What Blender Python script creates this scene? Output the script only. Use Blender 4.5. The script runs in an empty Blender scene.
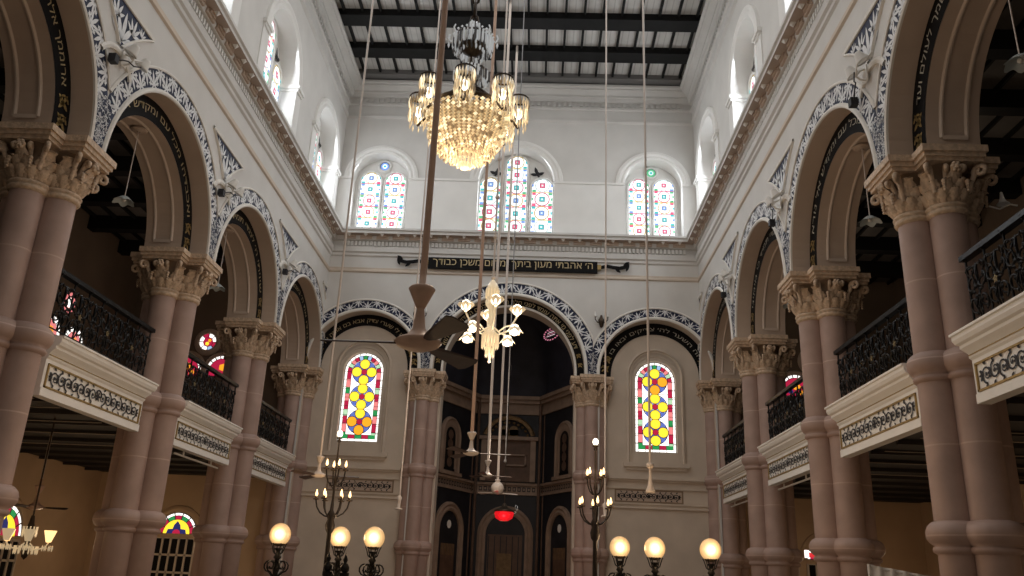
import bpy, bmesh, math, random
from mathutils import Vector, Matrix
random.seed(7)
PI = math.pi
sc = bpy.context.scene
COL = sc.collection
cos, sin = math.cos, math.sin

# ------------------------------------------------------------------ dimensions (metres, camera height = 0)
FL = -1.6                      # floor
XW = 6.08                      # nave wall face
YF = 25.4                      # far wall face
BAY = 4.8376
YP = [6.456 + BAY*i for i in range(5)]       # pier positions along the nave
YC = [6.456 + BAY*(i+.5) for i in range(4)]  # bay centres
XP = 6.75                      # pier centre line
ZS = 6.05                      # springing of the side arches
YB = -6.0                      # wall behind the viewer
XA = 12.6                      # aisle outer wall
YE = 26.0                      # aisle end wall
ZT = 16.75                     # top of nave walls

# ------------------------------------------------------------------ materials
M = {}
def mat(name, col, rough=.6, metal=0, emit=None, es=0, noise=0, nscale=4, bump=0, bscale=40, spec=.4, alpha=1, trans=0):
    m = bpy.data.materials.new(name); m.use_nodes = True
    nt = m.node_tree; b = nt.nodes['Principled BSDF']
    c = (*col, 1)
    b.inputs['Base Color'].default_value = c
    b.inputs['Roughness'].default_value = rough
    b.inputs['Metallic'].default_value = metal
    b.inputs['Specular IOR Level'].default_value = spec
    b.inputs['Alpha'].default_value = alpha
    b.inputs['Transmission Weight'].default_value = trans
    if emit:
        b.inputs['Emission Color'].default_value = (*emit, 1); b.inputs['Emission Strength'].default_value = es
    tc = None
    if noise or bump:
        tc = nt.nodes.new('ShaderNodeTexCoord')
    if noise:
        n = nt.nodes.new('ShaderNodeTexNoise'); n.inputs['Scale'].default_value = nscale; n.inputs['Detail'].default_value = 6
        nt.links.new(tc.outputs['Object'], n.inputs['Vector'])
        r = nt.nodes.new('ShaderNodeValToRGB')
        r.color_ramp.elements[0].position = .3; r.color_ramp.elements[1].position = .72
        r.color_ramp.elements[0].color = (*[x*(1-noise) for x in col], 1)
        r.color_ramp.elements[1].color = (*[min(1, x*(1+noise*.6)) for x in col], 1)
        nt.links.new(n.outputs['Fac'], r.inputs['Fac']); nt.links.new(r.outputs['Color'], b.inputs['Base Color'])
    if bump:
        n2 = nt.nodes.new('ShaderNodeTexNoise'); n2.inputs['Scale'].default_value = bscale; n2.inputs['Detail'].default_value = 3
        nt.links.new(tc.outputs['Object'], n2.inputs['Vector'])
        bp = nt.nodes.new('ShaderNodeBump'); bp.inputs['Strength'].default_value = bump; bp.inputs['Distance'].default_value = .02
        nt.links.new(n2.outputs['Fac'], bp.inputs['Height']); nt.links.new(bp.outputs['Normal'], b.inputs['Normal'])
    M[name] = m
    return m
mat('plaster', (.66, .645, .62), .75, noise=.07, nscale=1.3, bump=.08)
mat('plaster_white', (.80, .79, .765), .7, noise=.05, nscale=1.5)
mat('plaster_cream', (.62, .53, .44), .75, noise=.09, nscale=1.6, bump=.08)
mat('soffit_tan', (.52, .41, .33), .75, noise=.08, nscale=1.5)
mat('moulding_white', (.78, .75, .70), .6, noise=.05, nscale=3)
mat('shaft_stone', (.42, .295, .25), .5, noise=.16, nscale=2.2, bump=.1, bscale=60)
mat('capital_stone', (.62, .47, .34), .6, noise=.3, nscale=14, bump=.7, bscale=22)
mat('capital_recess', (.26, .185, .125), .8)  # bell core darkened to paint shade between leaves; plain brown on the frieze border
mat('balcony_cream', (.90, .875, .83), .55, noise=.04, nscale=3)
mat('gold', (.40, .28, .11), .45, .5, noise=.3, nscale=14)
mat('gold_letter', (.50, .40, .23), .5, .3)
mat('letter_pale', (.46, .43, .36), .6)
mat('black', (.006, .0055, .006), .7, spec=.15)
mat('ink', (.018, .018, .022), .6)
mat('blue', (.007, .015, .055), .6, noise=.5, nscale=9)
mat('leaf_white', (.76, .77, .79), .6, noise=.1, nscale=10)
mat('iron', (.015, .014, .014), .35, .6, noise=.3, nscale=20)
mat('iron_brown', (.022, .016, .013), .5, .3)
mat('bronze', (.07, .05, .035), .4, .7, noise=.3, nscale=20)
mat('wood_brown', (.58, .39, .29), .5, noise=.15, nscale=6)
mat('blade_brown', (.06, .035, .025), .45, noise=.3, nscale=5)
mat('rod_white', (.66, .58, .52), .45)
mat('ceiling_board', (.58, .57, .55), .7, noise=.1, nscale=2)
mat('beam_black', (.009, .009, .009), .7, noise=.3, nscale=4, spec=.2)
mat('plate_grey', (.16, .155, .15), .7)
mat('conduit_pale', (.34, .28, .22), .5)
mat('moulding_tan', (.58, .48, .40), .7)
mat('guttae_white', (.78, .75, .72), .6)
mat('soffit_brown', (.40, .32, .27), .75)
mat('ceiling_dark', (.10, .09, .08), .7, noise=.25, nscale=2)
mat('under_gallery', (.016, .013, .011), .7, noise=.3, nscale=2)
mat('joist_brown', (.03, .024, .02), .7)
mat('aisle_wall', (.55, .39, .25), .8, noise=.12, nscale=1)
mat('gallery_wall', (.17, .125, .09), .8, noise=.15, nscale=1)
mat('floor_stone', (.32, .27, .22), .35, noise=.2, nscale=2)
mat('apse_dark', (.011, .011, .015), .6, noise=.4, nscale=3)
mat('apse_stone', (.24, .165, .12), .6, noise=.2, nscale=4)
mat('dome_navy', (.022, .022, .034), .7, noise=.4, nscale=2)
mat('apse_brown', (.10, .055, .035), .6, noise=.3, nscale=4)
mat('curtain_dull', (.18, .11, .05), .8, noise=.3, nscale=8)
mat('dull_gold', (.16, .10, .045), .5, .4, noise=.5, nscale=8)
mat('lead', (.05, .05, .055), .6)
mat('white_metal', (.72, .70, .66), .4)
mat('floodlight_glass', (.75, .78, .80), .25, spec=.8)
mat('cloth_white', (.82, .80, .77), .85, noise=.06, nscale=10)
mat('silver', (.62, .62, .62), .25, .8)
mat('grey_wire', (.28, .28, .29), .5)
mat('shade_grey_glass', (.45, .50, .50), .25, spec=.8)
mat('star_pink', (.8, .3, .4), .5, emit=(1, .35, .5), es=.5)
mat('star_white', (.9, .9, .9), .5, emit=(1, .8, .85), es=.8)

def emat(name, col, s, white=0):
    return mat(name, tuple(min(1, c*.8) for c in col), .35, emit=col, es=s)
UP = {'u_white': ((.88, .92, .93), 1.05), 'u_pale': ((.60, .70, .70), .95), 'u_red': ((.62, .10, .20), .9), 'u_teal': ((.06, .42, .44), .9),
      'u_blue': ((.16, .28, .60), .9), 'u_green': ((.10, .42, .22), .85), 'u_amber': ((.66, .48, .16), .85)}
for k, (c, s) in UP.items(): emat(k, c, s)
LO = {'g_white': ((1, .97, .92), 1.35), 'g_red': ((.40, .012, .05), 1.0), 'g_pink': ((.78, .22, .22), 1.0), 'g_green': ((.02, .26, .07), 1.0),
      'g_palegreen': ((.42, .66, .42), 1.0), 'g_yellow': ((1.0, .70, .04), 1.15), 'g_orange': ((.92, .36, .02), 1.05), 'g_blue': ((.10, .15, .48), 1.0),
      'g_ltblue': ((.32, .48, .72), 1.0), 'g_darkblue': ((.02, .03, .16), .7)}
for k, (c, s) in LO.items(): emat(k, c, s)
mat('lamp_globe', (.25, .18, .10), .35, emit=(1.0, .72, .36), es=.82)
mat('lamp_core', (1, .95, .8), .3, emit=(1.0, .90, .66), es=3.2)
mat('bulb', (1, .9, .7), .3, emit=(1.0, .60, .25), es=2.8)
mat('shade_lit', (1, .8, .5), .4, emit=(1.0, .62, .26), es=1.5)
mat('bulb_white', (1, .95, .85), .3, emit=(1.0, .86, .62), es=4.0)
mat('crystal_warm', (.80, .70, .54), .12, spec=1.0, emit=(1.0, .76, .44), es=.26)
mat('crystal_bright', (.95, .85, .65), .12, spec=1.0, emit=(1.0, .82, .52), es=.85)
mat('crystal_dim', (.42, .33, .22), .1, spec=1.0, emit=(1.0, .7, .4), es=.06)
mat('crystal_bowl', (.80, .66, .44), .12, spec=1.0, emit=(1.0, .74, .40), es=.33)
mat('crystal_dark', (.12, .12, .13), .1, spec=1.0)  # dark copy paints the shaded gaps between crown prisms
mat('crystal_clear', (.62, .64, .66), .1, spec=1.0, emit=(.85, .88, .9), es=.22)  # faint emission paints glints on the crown prisms
mat('bowl_glow', (.30, .22, .13), .5, emit=(.75, .55, .32), es=.15)
mat('red_glass', (.6, .01, .02), .2, emit=(1, .012, .02), es=.55)
mat('red_sign', (.6, .02, .03), .4, emit=(1, .05, .06), es=.6)
mat('sign_light', (1, .9, .85), .4, emit=(1, .85, .8), es=1.5)

# boards with fine seams for the ceiling, procedural
def boards(m, scale, depth, axis):
    nt = M[m].node_tree; b = nt.nodes['Principled BSDF']
    tc = nt.nodes.new('ShaderNodeTexCoord'); w = nt.nodes.new('ShaderNodeTexWave')
    w.bands_direction = axis; w.inputs['Scale'].default_value = scale; w.inputs['Distortion'].default_value = 0
    nt.links.new(tc.outputs['Object'], w.inputs['Vector'])
    mx = nt.nodes.new('ShaderNodeMix'); mx.data_type = 'RGBA'; mx.blend_type = 'MULTIPLY'
    r = nt.nodes.new('ShaderNodeValToRGB'); r.color_ramp.elements[0].position = .0; r.color_ramp.elements[1].position = .12
    r.color_ramp.elements[0].color = (1-depth, 1-depth, 1-depth, 1)
    nt.links.new(w.outputs['Fac'], r.inputs['Fac'])
    src = b.inputs['Base Color'].links[0].from_socket
    mx.inputs['Factor'].default_value = 1
    nt.links.new(src, mx.inputs['A']); nt.links.new(r.outputs['Color'], mx.inputs['B'])
    nt.links.new(mx.outputs['Result'], b.inputs['Base Color'])
boards('ceiling_board', 1.6, .25, 'X')
# thin joints between the drums of the stone shafts
def drum_joints():
    nt = M['shaft_stone'].node_tree; b = nt.nodes['Principled BSDF']
    tc = nt.nodes.new('ShaderNodeTexCoord'); s = nt.nodes.new('ShaderNodeSeparateXYZ')
    nt.links.new(tc.outputs['Object'], s.inputs['Vector'])
    md = nt.nodes.new('ShaderNodeMath'); md.operation = 'WRAP'; md.inputs[1].default_value = 1.16; md.inputs[2].default_value = 0
    nt.links.new(s.outputs['Z'], md.inputs[0])
    lt = nt.nodes.new('ShaderNodeMath'); lt.operation = 'LESS_THAN'; lt.inputs[1].default_value = .022
    nt.links.new(md.outputs[0], lt.inputs[0])
    mx = nt.nodes.new('ShaderNodeMix'); mx.data_type = 'RGBA'
    src = b.inputs['Base Color'].links[0].from_socket
    nt.links.new(lt.outputs[0], mx.inputs['Factor']); nt.links.new(src, mx.inputs['A'])
    mx.inputs['B'].default_value = (.52, .38, .32, 1)
    nt.links.new(mx.outputs['Result'], b.inputs['Base Color'])
drum_joints()

# ------------------------------------------------------------------ mesh builder
class MB:
    def __init__(s, T=None):
        s.v = []; s.f = []; s.m = []; s.sm = []; s.T = T or (lambda p: p)
    def add(s, vs, fs, mi=0, smooth=False):
        n = len(s.v); s.v += [s.T(p) for p in vs]
        for f in fs: s.f.append([n+i for i in f]); s.m.append(mi); s.sm.append(smooth)
        return s
    def box(s, x0, x1, y0, y1, z0, z1, mi=0):
        return s.add([(x0,y0,z0),(x1,y0,z0),(x1,y1,z0),(x0,y1,z0),(x0,y0,z1),(x1,y0,z1),(x1,y1,z1),(x0,y1,z1)],
                     [(3,2,1,0),(4,5,6,7),(0,1,5,4),(1,2,6,5),(2,3,7,6),(3,0,4,7)], mi)
    def grid(s, rows, mi=0, smooth=False, closed=False, closerow=False):
        n = len(rows[0]); vs = [p for r in rows for p in r]; fs = []
        R = len(rows)
        for i in range(R if closerow else R-1):
            i2 = (i+1) % R
            for j in range(n if closed else n-1):
                j2 = (j+1) % n
                fs.append((i*n+j, i*n+j2, i2*n+j2, i2*n+j))
        return s.add(vs, fs, mi, smooth)
    def lathe(s, prof, c=(0,0), n=24, mi=0, smooth=True, a0=0, a1=2*PI):
        full = abs(a1-a0-2*PI) < 1e-6
        k = n if full else n+1
        rows = [[(c[0]+r*cos(a0+(a1-a0)*j/n), c[1]+r*sin(a0+(a1-a0)*j/n), z) for j in range(k)] for r, z in prof]
        return s.grid(rows, mi, smooth, closed=full)
    def tube(s, path, r, n=6, mi=0, smooth=True, cap=True):
        P = [Vector(p) for p in path]; rows = []
        up = Vector((0,0,1)); rr = r if isinstance(r, (list, tuple)) else [r]*len(P)
        ref = None
        for i, p in enumerate(P):
            t = (P[min(i+1, len(P)-1)] - P[max(i-1, 0)])
            if t.length < 1e-9: t = Vector((0,0,1))
            t.normalize()
            if ref is None:
                ref = up if abs(t.z) < .9 else Vector((1,0,0))
            a = (ref - t*ref.dot(t)); 
            if a.length < 1e-6: a = Vector((1,0,0)) - t*t.x
            a.normalize(); ref = a; b = t.cross(a)
            rows.append([tuple(p + a*rr[i]*cos(2*PI*k/n) + b*rr[i]*sin(2*PI*k/n)) for k in range(n)])
        s.grid(rows, mi, smooth, closed=True)
        if cap:
            s.add(rows[0], [tuple(range(n))[::-1]], mi); s.add(rows[-1], [tuple(range(n))], mi)
        return s
    def sphere(s, c, r, n=12, m=8, mi=0, sz=1, smooth=True):
        rows = [[(c[0]+r*sin(PI*i/m)*cos(2*PI*j/n), c[1]+r*sin(PI*i/m)*sin(2*PI*j/n), c[2]+r*sz*cos(PI*i/m)) for j in range(n)] for i in range(m+1)]
        return s.grid(rows, mi, smooth, closed=True)
    def octa(s, c, r, h, mi=0):
        x, y, z = c
        return s.add([(x+r,y,z),(x,y+r,z),(x-r,y,z),(x,y-r,z),(x,y,z+h),(x,y,z-h)], [(0,1,4),(1,2,4),(2,3,4),(3,0,4),(1,0,5),(2,1,5),(3,2,5),(0,3,5)], mi)
    def prism(s, poly, z0, z1, mi=0):
        n = len(poly)
        vs = [(x,y,z0) for x,y in poly] + [(x,y,z1) for x,y in poly]
        fs = [tuple(range(n))[::-1], tuple(range(n,2*n))] + [(i,(i+1)%n,n+(i+1)%n,n+i) for i in range(n)]
        return s.add(vs, fs, mi)
    def build(s, name, mats, parent=None, off=(0,0,0), kind=None, label=None, recalc=True):
        me = bpy.data.meshes.new(name)
        o0, o1, o2 = off
        me.from_pydata([(x-o0, y-o1, z-o2) for x, y, z in s.v], [], s.f)
        if isinstance(mats, str): mats = [mats]
        for k in mats: me.materials.append(M[k])
        me.polygons.foreach_set('material_index', s.m); me.polygons.foreach_set('use_smooth', s.sm)
        if recalc:
            b = bmesh.new(); b.from_mesh(me); bmesh.ops.recalc_face_normals(b, faces=b.faces); b.to_mesh(me); b.free()
        me.update()
        o = bpy.data.objects.new(name, me); COL.objects.link(o)
        if parent is not None: o.parent = parent
        elif any(off): o.location = off
        if kind: o['kind'] = kind
        if label: o['label'] = label
        return o

def thing(name, label, cat, loc=(0,0,0), rz=0, group=None):
    o = bpy.data.objects.new(name, None); COL.objects.link(o); o.empty_display_size = .1
    o.location = loc; o.rotation_euler = (0,0,rz); o['label'] = label; o['category'] = cat
    if group: o['group'] = group
    return o
def tag(o, label, cat, group=None):
    o['label'] = label; o['category'] = cat
    if group: o['group'] = group
    return o
def copy_tree(o, parent=None):
    c = o.copy(); COL.objects.link(c)
    if parent is not None: c.parent = parent
    for ch in list(o.children): copy_tree(ch, c)
    return c
def dup(o, loc, rz, label):
    c = copy_tree(o); c.location = loc; c.rotation_euler = (0,0,rz); c['label'] = label
    return c

# frames: map (u along wall, z, d depth into wall) to world
def side_frame(s): return lambda p: (s*(XW + p[2]), p[0], p[1])
def far_frame(p): return (p[0], YF + p[2], p[1])

def arc_pts(c, z0, R, n=40, zleg=None):
    pts = [(c + R*cos(PI*(1-i/n)), z0 + R*sin(PI*(1-i/n))) for i in range(n+1)]
    if zleg is not None and zleg < z0 - 1e-6: pts = [(c-R, zleg)] + pts + [(c+R, zleg)]
    return pts
def arch_wall(mb, c, z0, R, u0, u1, zb, zt, d0, d1, mi=0, ms=1, n=40, back=True, top=False, floor=True):
    P = arc_pts(c, z0, R, n)
    top_ = [(u, zt) for u, z in P]
    for d in ([d0, d1] if back else [d0]):
        mb.grid([[(u,z,d) for u,z in P], [(u,z,d) for u,z in top_]], mi)
        if c-R > u0: mb.add([(u0,zb,d),(c-R,zb,d),(c-R,z0,d),(c-R,zt,d),(u0,zt,d)], [(0,1,2,3,4)], mi)
        if c+R < u1: mb.add([(c+R,zb,d),(u1,zb,d),(u1,zt,d),(c+R,zt,d),(c+R,z0,d)], [(0,1,2,3,4)], mi)
    Q = arc_pts(c, z0, R, n, zb)
    mb.grid([[(u,z,d0) for u,z in Q], [(u,z,d1) for u,z in Q]], ms)
    if floor:
        mb.add([(u0,zb,d0),(c-R,zb,d0),(c-R,zb,d1),(u0,zb,d1)], [(0,1,2,3)], ms)
        mb.add([(c+R,zb,d0),(u1,zb,d0),(u1,zb,d1),(c+R,zb,d1)], [(0,1,2,3)], ms)
def ring(mb, c, z0, prof, mi=0, n=40, zleg=None, a0=0, a1=PI, smooth=False):
    rows = []
    for r, d in prof:
        pts = [(c - r*cos(a0+(a1-a0)*i/n), z0 + r*sin(a0+(a1-a0)*i/n)) for i in range(n+1)]
        if zleg is not None and zleg < z0-1e-6: pts = [(c-r, zleg)] + pts + [(c+r, zleg)]
        rows.append([(u, z, d) for u, z in pts])
    mb.grid(rows, mi, smooth)

# ---- leaf ornament in a band
def petal(mb, base, ang, L, w, put, mi=0, seg=3):
    pts = []
    prof = [(.0,.12),(.25,.8),(.55,1.0),(.8,.6),(1.0,.0)]
    dx, dy = cos(ang), sin(ang); nx, ny = -dy, dx
    le = [(base[0]+dx*L*a+nx*w*b*.5, base[1]+dy*L*a+ny*w*b*.5) for a, b in prof]
    ri = [(base[0]+dx*L*a-nx*w*b*.5, base[1]+dy*L*a-ny*w*b*.5) for a, b in prof[::-1][1:]]
    P = le + ri
    mb.add([put(x, y) for x, y in P], [tuple(range(len(P)))], mi)
def palmette(mb, cx, y0, h, up, put, mi=0):
    sg = 1 if up else -1
    for a, L, w in ((0,.92,.26),(38,.88,.2),(-38,.88,.2),(74,.72,.17),(-74,.72,.17),(112,.42,.13),(-112,.42,.13)):
        ang = PI/2*sg + math.radians(a)
        petal(mb, (cx, y0), ang, L*h, w*h*.86, put, mi)
def band_leaves(mb, c, z0, Ra, Rb, d, n_units, mi=0, a0=0, a1=PI, clip=None):
    h = Rb-Ra; Rm = (Ra+Rb)/2
    def put(x, y, d=d):
        th = x; r = Ra + y
        return (c - r*cos(th), z0 + r*sin(th), d)
    for k in range(n_units):
        th = a0 + (a1-a0)*(k+.5)/n_units
        # scale angle: petals are drawn in metres, convert on the fly
        def put2(x, y, th=th): return put(th + x/Rm, y)
        u = c - Rm*cos(th)
        if clip and not (clip[0] < u < clip[1]): continue
        up = k % 2 == 0
        palmette(mb, 0, h*.08 if up else h*.92, h*.92, up, put2, mi)
def band_curls(mb, c, z0, Ra, Rb, d, n, a0, a1, clip=None):
    h = Rb-Ra; Rm = (Ra+Rb)/2
    for k in range(n+1):
        th0 = a0+(a1-a0)*k/n
        u = c-Rm*cos(th0)
        if clip and not (clip[0] < u < clip[1]): continue
        for e in (-1, 1):
            def put(x, y):
                th = th0+x/Rm; r = Rm+y
                return (c-r*cos(th), z0+r*sin(th), d)
            spiral_ribbon(mb, put, e*.00, e*h*.24, h*.15, .85, h*.055, e*PI/2, 1 if k % 2 else -1, 0, 8)
def curls(mb, region, n, d, mi=0, size=.05):
    u0, u1, z0, z1 = region
    for k in range(n):
        cx = random.uniform(u0, u1); cz = random.uniform(z0, z1); a0 = random.uniform(0, 6.28); R = size*random.uniform(.6, 1.1); w = R*.38
        sgn = random.choice((-1, 1)); pts = []
        N = 7
        outer = [(cx+(R*(1-.35*i/N))*cos(a0+sgn*4.0*i/N), cz+(R*(1-.35*i/N))*sin(a0+sgn*4.0*i/N)) for i in range(N+1)]
        inner = [(cx+(R*(1-.35*i/N)-w*sin(PI*(i+.6)/(N+1)))*cos(a0+sgn*4.0*i/N), cz+(R*(1-.35*i/N)-w*sin(PI*(i+.6)/(N+1)))*sin(a0+sgn*4.0*i/N)) for i in range(N+1)]
        mb.grid([[(x,z,d) for x,z in outer], [(x,z,d) for x,z in inner]], mi)
def spiral_ribbon(mb, put, cx, cy, R, turns, w, a0, sg=1, mi=0, N=22):
    o, i_ = [], []
    for k in range(N+1):
        t = k/N; r = R*(1-.82*t); a = a0 + sg*turns*2*PI*t; ww = w*(1-.4*t)
        o.append(put(cx+(r+ww/2)*cos(a), cy+(r+ww/2)*sin(a))); i_.append(put(cx+max(r-ww/2, .001)*cos(a), cy+max(r-ww/2, .001)*sin(a)))
    mb.grid([o, i_], mi)
    mb.add([put(cx+w*.9*cos(a), cy+w*.9*sin(a)) for a in [j*PI/4 for j in range(8)]], [tuple(range(8))], mi)
def arabesque(mb, put, L, H, mi=0, n=4):
    """symmetrical scroll panel, centred at 0,0, total length L, height H"""
    w = H*.085; R = H*.36
    step = (L/2 - R*1.25 - H*.3)/max(n-.35, 1)
    for sg in (-1, 1):
        for k in range(n):
            cx = sg*(R*1.2 + k*step + .08*H)
            up = k % 2 == 0
            spiral_ribbon(mb, put, cx, (-.02 if up else .02)*H, R, 1.5, w, (-PI/2 if up else PI/2), sg if up else -sg, mi)
            # stalk to next scroll + leaves
            nx = cx + sg*step*.5
            for q, a in enumerate((50, 0, -50)):
                petal(mb, (nx-sg*.05*H, 0), (0 if sg > 0 else PI) + math.radians(a), H*.30, H*.13, put, mi)
            petal(mb, (cx, R*(1 if up else -1)), (PI*.2 if up else -PI*.2) if sg > 0 else (PI*.8 if up else -PI*.8), H*.26, H*.11, put, mi)
            petal(mb, (cx, -R*(1 if up else -1)), (-PI*.25 if up else PI*.25) if sg > 0 else (-PI*.75 if up else PI*.75), H*.24, H*.10, put, mi)
        ex = sg*(L/2 - H*.28)
        for a in (40, 0, -40): petal(mb, (ex-sg*.1*H, 0), (0 if sg > 0 else PI)+math.radians(a), H*.34, H*.12, put, mi)
    spiral_ribbon(mb, put, 0, 0, H*.4, .98, w*1.2, 0, 1, mi, 30)
    for a in range(0, 360, 60): petal(mb, (0, 0), math.radians(a), H*.3, H*.12, put, mi)

# ---- Hebrew lettering: flat letters turned into mesh and laid on the wall
def text_shapes(txt, size):
    cu = bpy.data.curves.new('lettering', 'FONT'); cu.body = txt[::-1]; cu.size = size; cu.align_x = 'CENTER'; cu.align_y = 'CENTER'
    cu.resolution_u = 3
    ob = bpy.data.objects.new('lettering', cu); COL.objects.link(ob)
    dg = bpy.context.evaluated_depsgraph_get(); dg.update()
    me = ob.evaluated_get(dg).to_mesh()
    vs = [(v.co.x, v.co.y) for v in me.vertices]; fs = [tuple(p.vertices) for p in me.polygons]
    ob.evaluated_get(dg).to_mesh_clear()
    bpy.data.objects.remove(ob); bpy.data.curves.remove(cu)
    ys = [y for x, y in vs] or [0]; xs = [x for x, y in vs] or [0]
    my = (min(ys)+max(ys))/2; mx = (min(xs)+max(xs))/2
    return [(x-mx, y-my) for x, y in vs], fs, (max(xs)-min(xs))
def arc_text(mb, txt, size, c, z0, R, d, mi=0, span=None):
    vs, fs, w = text_shapes(txt, size)
    k = 1 if not span else span*R/max(w, .01)
    out = []
    for x, y in vs:
        th = x*k/R; r = R + y
        out.append((c + r*sin(th), z0 + r*cos(th), d))
    mb.add(out, fs, mi)
def gold_foot(mb, c, z0, Ra, Rb, d, mi, side):
    """interlaced gold ornament at the foot of an inscription band"""
    Rm = (Ra+Rb)/2; h = Rb-Ra
    for k in range(2):
        th0 = (.10 + k*.14)*2.2/Rm
        def put(x, y):
            th = th0 + y/Rm; r = Rm + x
            return (c + side*r*cos(th), z0 + r*sin(th), d)
        spiral_ribbon(mb, put, 0, 0, h*.32, .98, h*.10, 0, 1, mi, 14)
        for a in range(0, 360, 90): petal(mb, (0,0), math.radians(a+45), h*.40, h*.16, put, mi)

# ------------------------------------------------------------------ stained glass
def disc(mb, cx, cz, R, d, mi, n=20, a0=0, a1=2*PI):
    k = n if a1-a0 > 6.2 else n+1
    pts = [(cx+R*cos(a0+(a1-a0)*i/n), cz+R*sin(a0+(a1-a0)*i/n), d) for i in range(k)]
    mb.add(pts, [tuple(range(k))], mi)
def rect(mb, x0, x1, z0, z1, d, mi): mb.add([(x0,z0,d),(x1,z0,d),(x1,z1,d),(x0,z1,d)], [(0,1,2,3)], mi)
def arch_poly(mb, c, hw, zb, zs, d, mi, n=20):
    pts = [(c-hw, zb, d)] + [(c-hw*cos(PI*i/n), zs+hw*sin(PI*i/n), d) for i in range(n+1)] + [(c+hw, zb, d)]
    mb.add(pts, [tuple(range(len(pts)))], mi)
UPM = ['lead','u_white','u_pale','u_red','u_teal','u_blue','u_green','u_amber']
def upper_light(mb, c, hw, zb, zs, d, phase=0):
    """clerestory light: round white medallions with coloured squares"""
    arch_poly(mb, c, hw, zb, zs, d, 0)
    e = .004
    top = zs + hw
    arch_poly(mb, c, hw*.96, zb+.02, zs, d-e, 1)
    pitch = 2*hw*.64
    n = max(2, int(round((top-zb)/pitch))); p = (top-zb)/n
    for k in range(n):
        zc = zb + p*(k+.5); a = (k+phase) % 3
        wc = hw if zc < zs else math.sqrt(max(.01, hw*hw-(zc-zs)**2))
        R = min(hw*.70, p*.44)
        # coloured corner pieces
        for sx in (-1, 1):
            for sz in (-1, 1):
                z_ = zc+sz*p*.40; lim = hw if z_ < zs else math.sqrt(max(0, hw*hw-(z_-zs)**2))
                if lim > hw*.82: rect(mb, c+sx*hw*.74-hw*.17, c+sx*hw*.74+hw*.17, z_-p*.10, z_+p*.10, d-2*e, (4,3,6,5)[(k+phase+(sx > 0)) % 4])
        zl = zc+p*.5
        if zl < zs: 
            rect(mb, c-hw*.94, c+hw*.94, zl-.018, zl+.018, d-2*e, (7, 3)[k % 2])
        disc(mb, c, zc, R*1.16, d-2.5*e, (2,7,3)[(k+phase) % 3]); disc(mb, c, zc, R*1.06, d-3*e, 0); disc(mb, c, zc, R, d-3.5*e, 1)
        q = R*.35
        rect(mb, c-q*1.2, c+q*1.2, zc-q*1.2, zc+q*1.2, d-4*e, 0)
        rect(mb, c-q, c+q, zc-q, zc+q, d-4.5*e, (4,3,3,4,5)[(k+phase) % 5])
        rect(mb, c-q*.4, c+q*.4, zc-q*.4, zc+q*.4, d-5*e, 2)
        for sx in (-1, 1): rect(mb, c+sx*hw*.86-hw*.07, c+sx*hw*.86+hw*.07, zc-p*.1, zc+p*.1, d-3*e, (5,4,6)[(k+phase) % 3]) if wc > hw*.9 else None
    rect(mb, c-hw*.95, c+hw*.95, zb+.02, zb+.055, d-2*e, 5)
LOM = ['lead','g_white','g_red','g_pink','g_green','g_palegreen','g_yellow','g_orange','g_blue','g_ltblue','g_darkblue']
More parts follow.
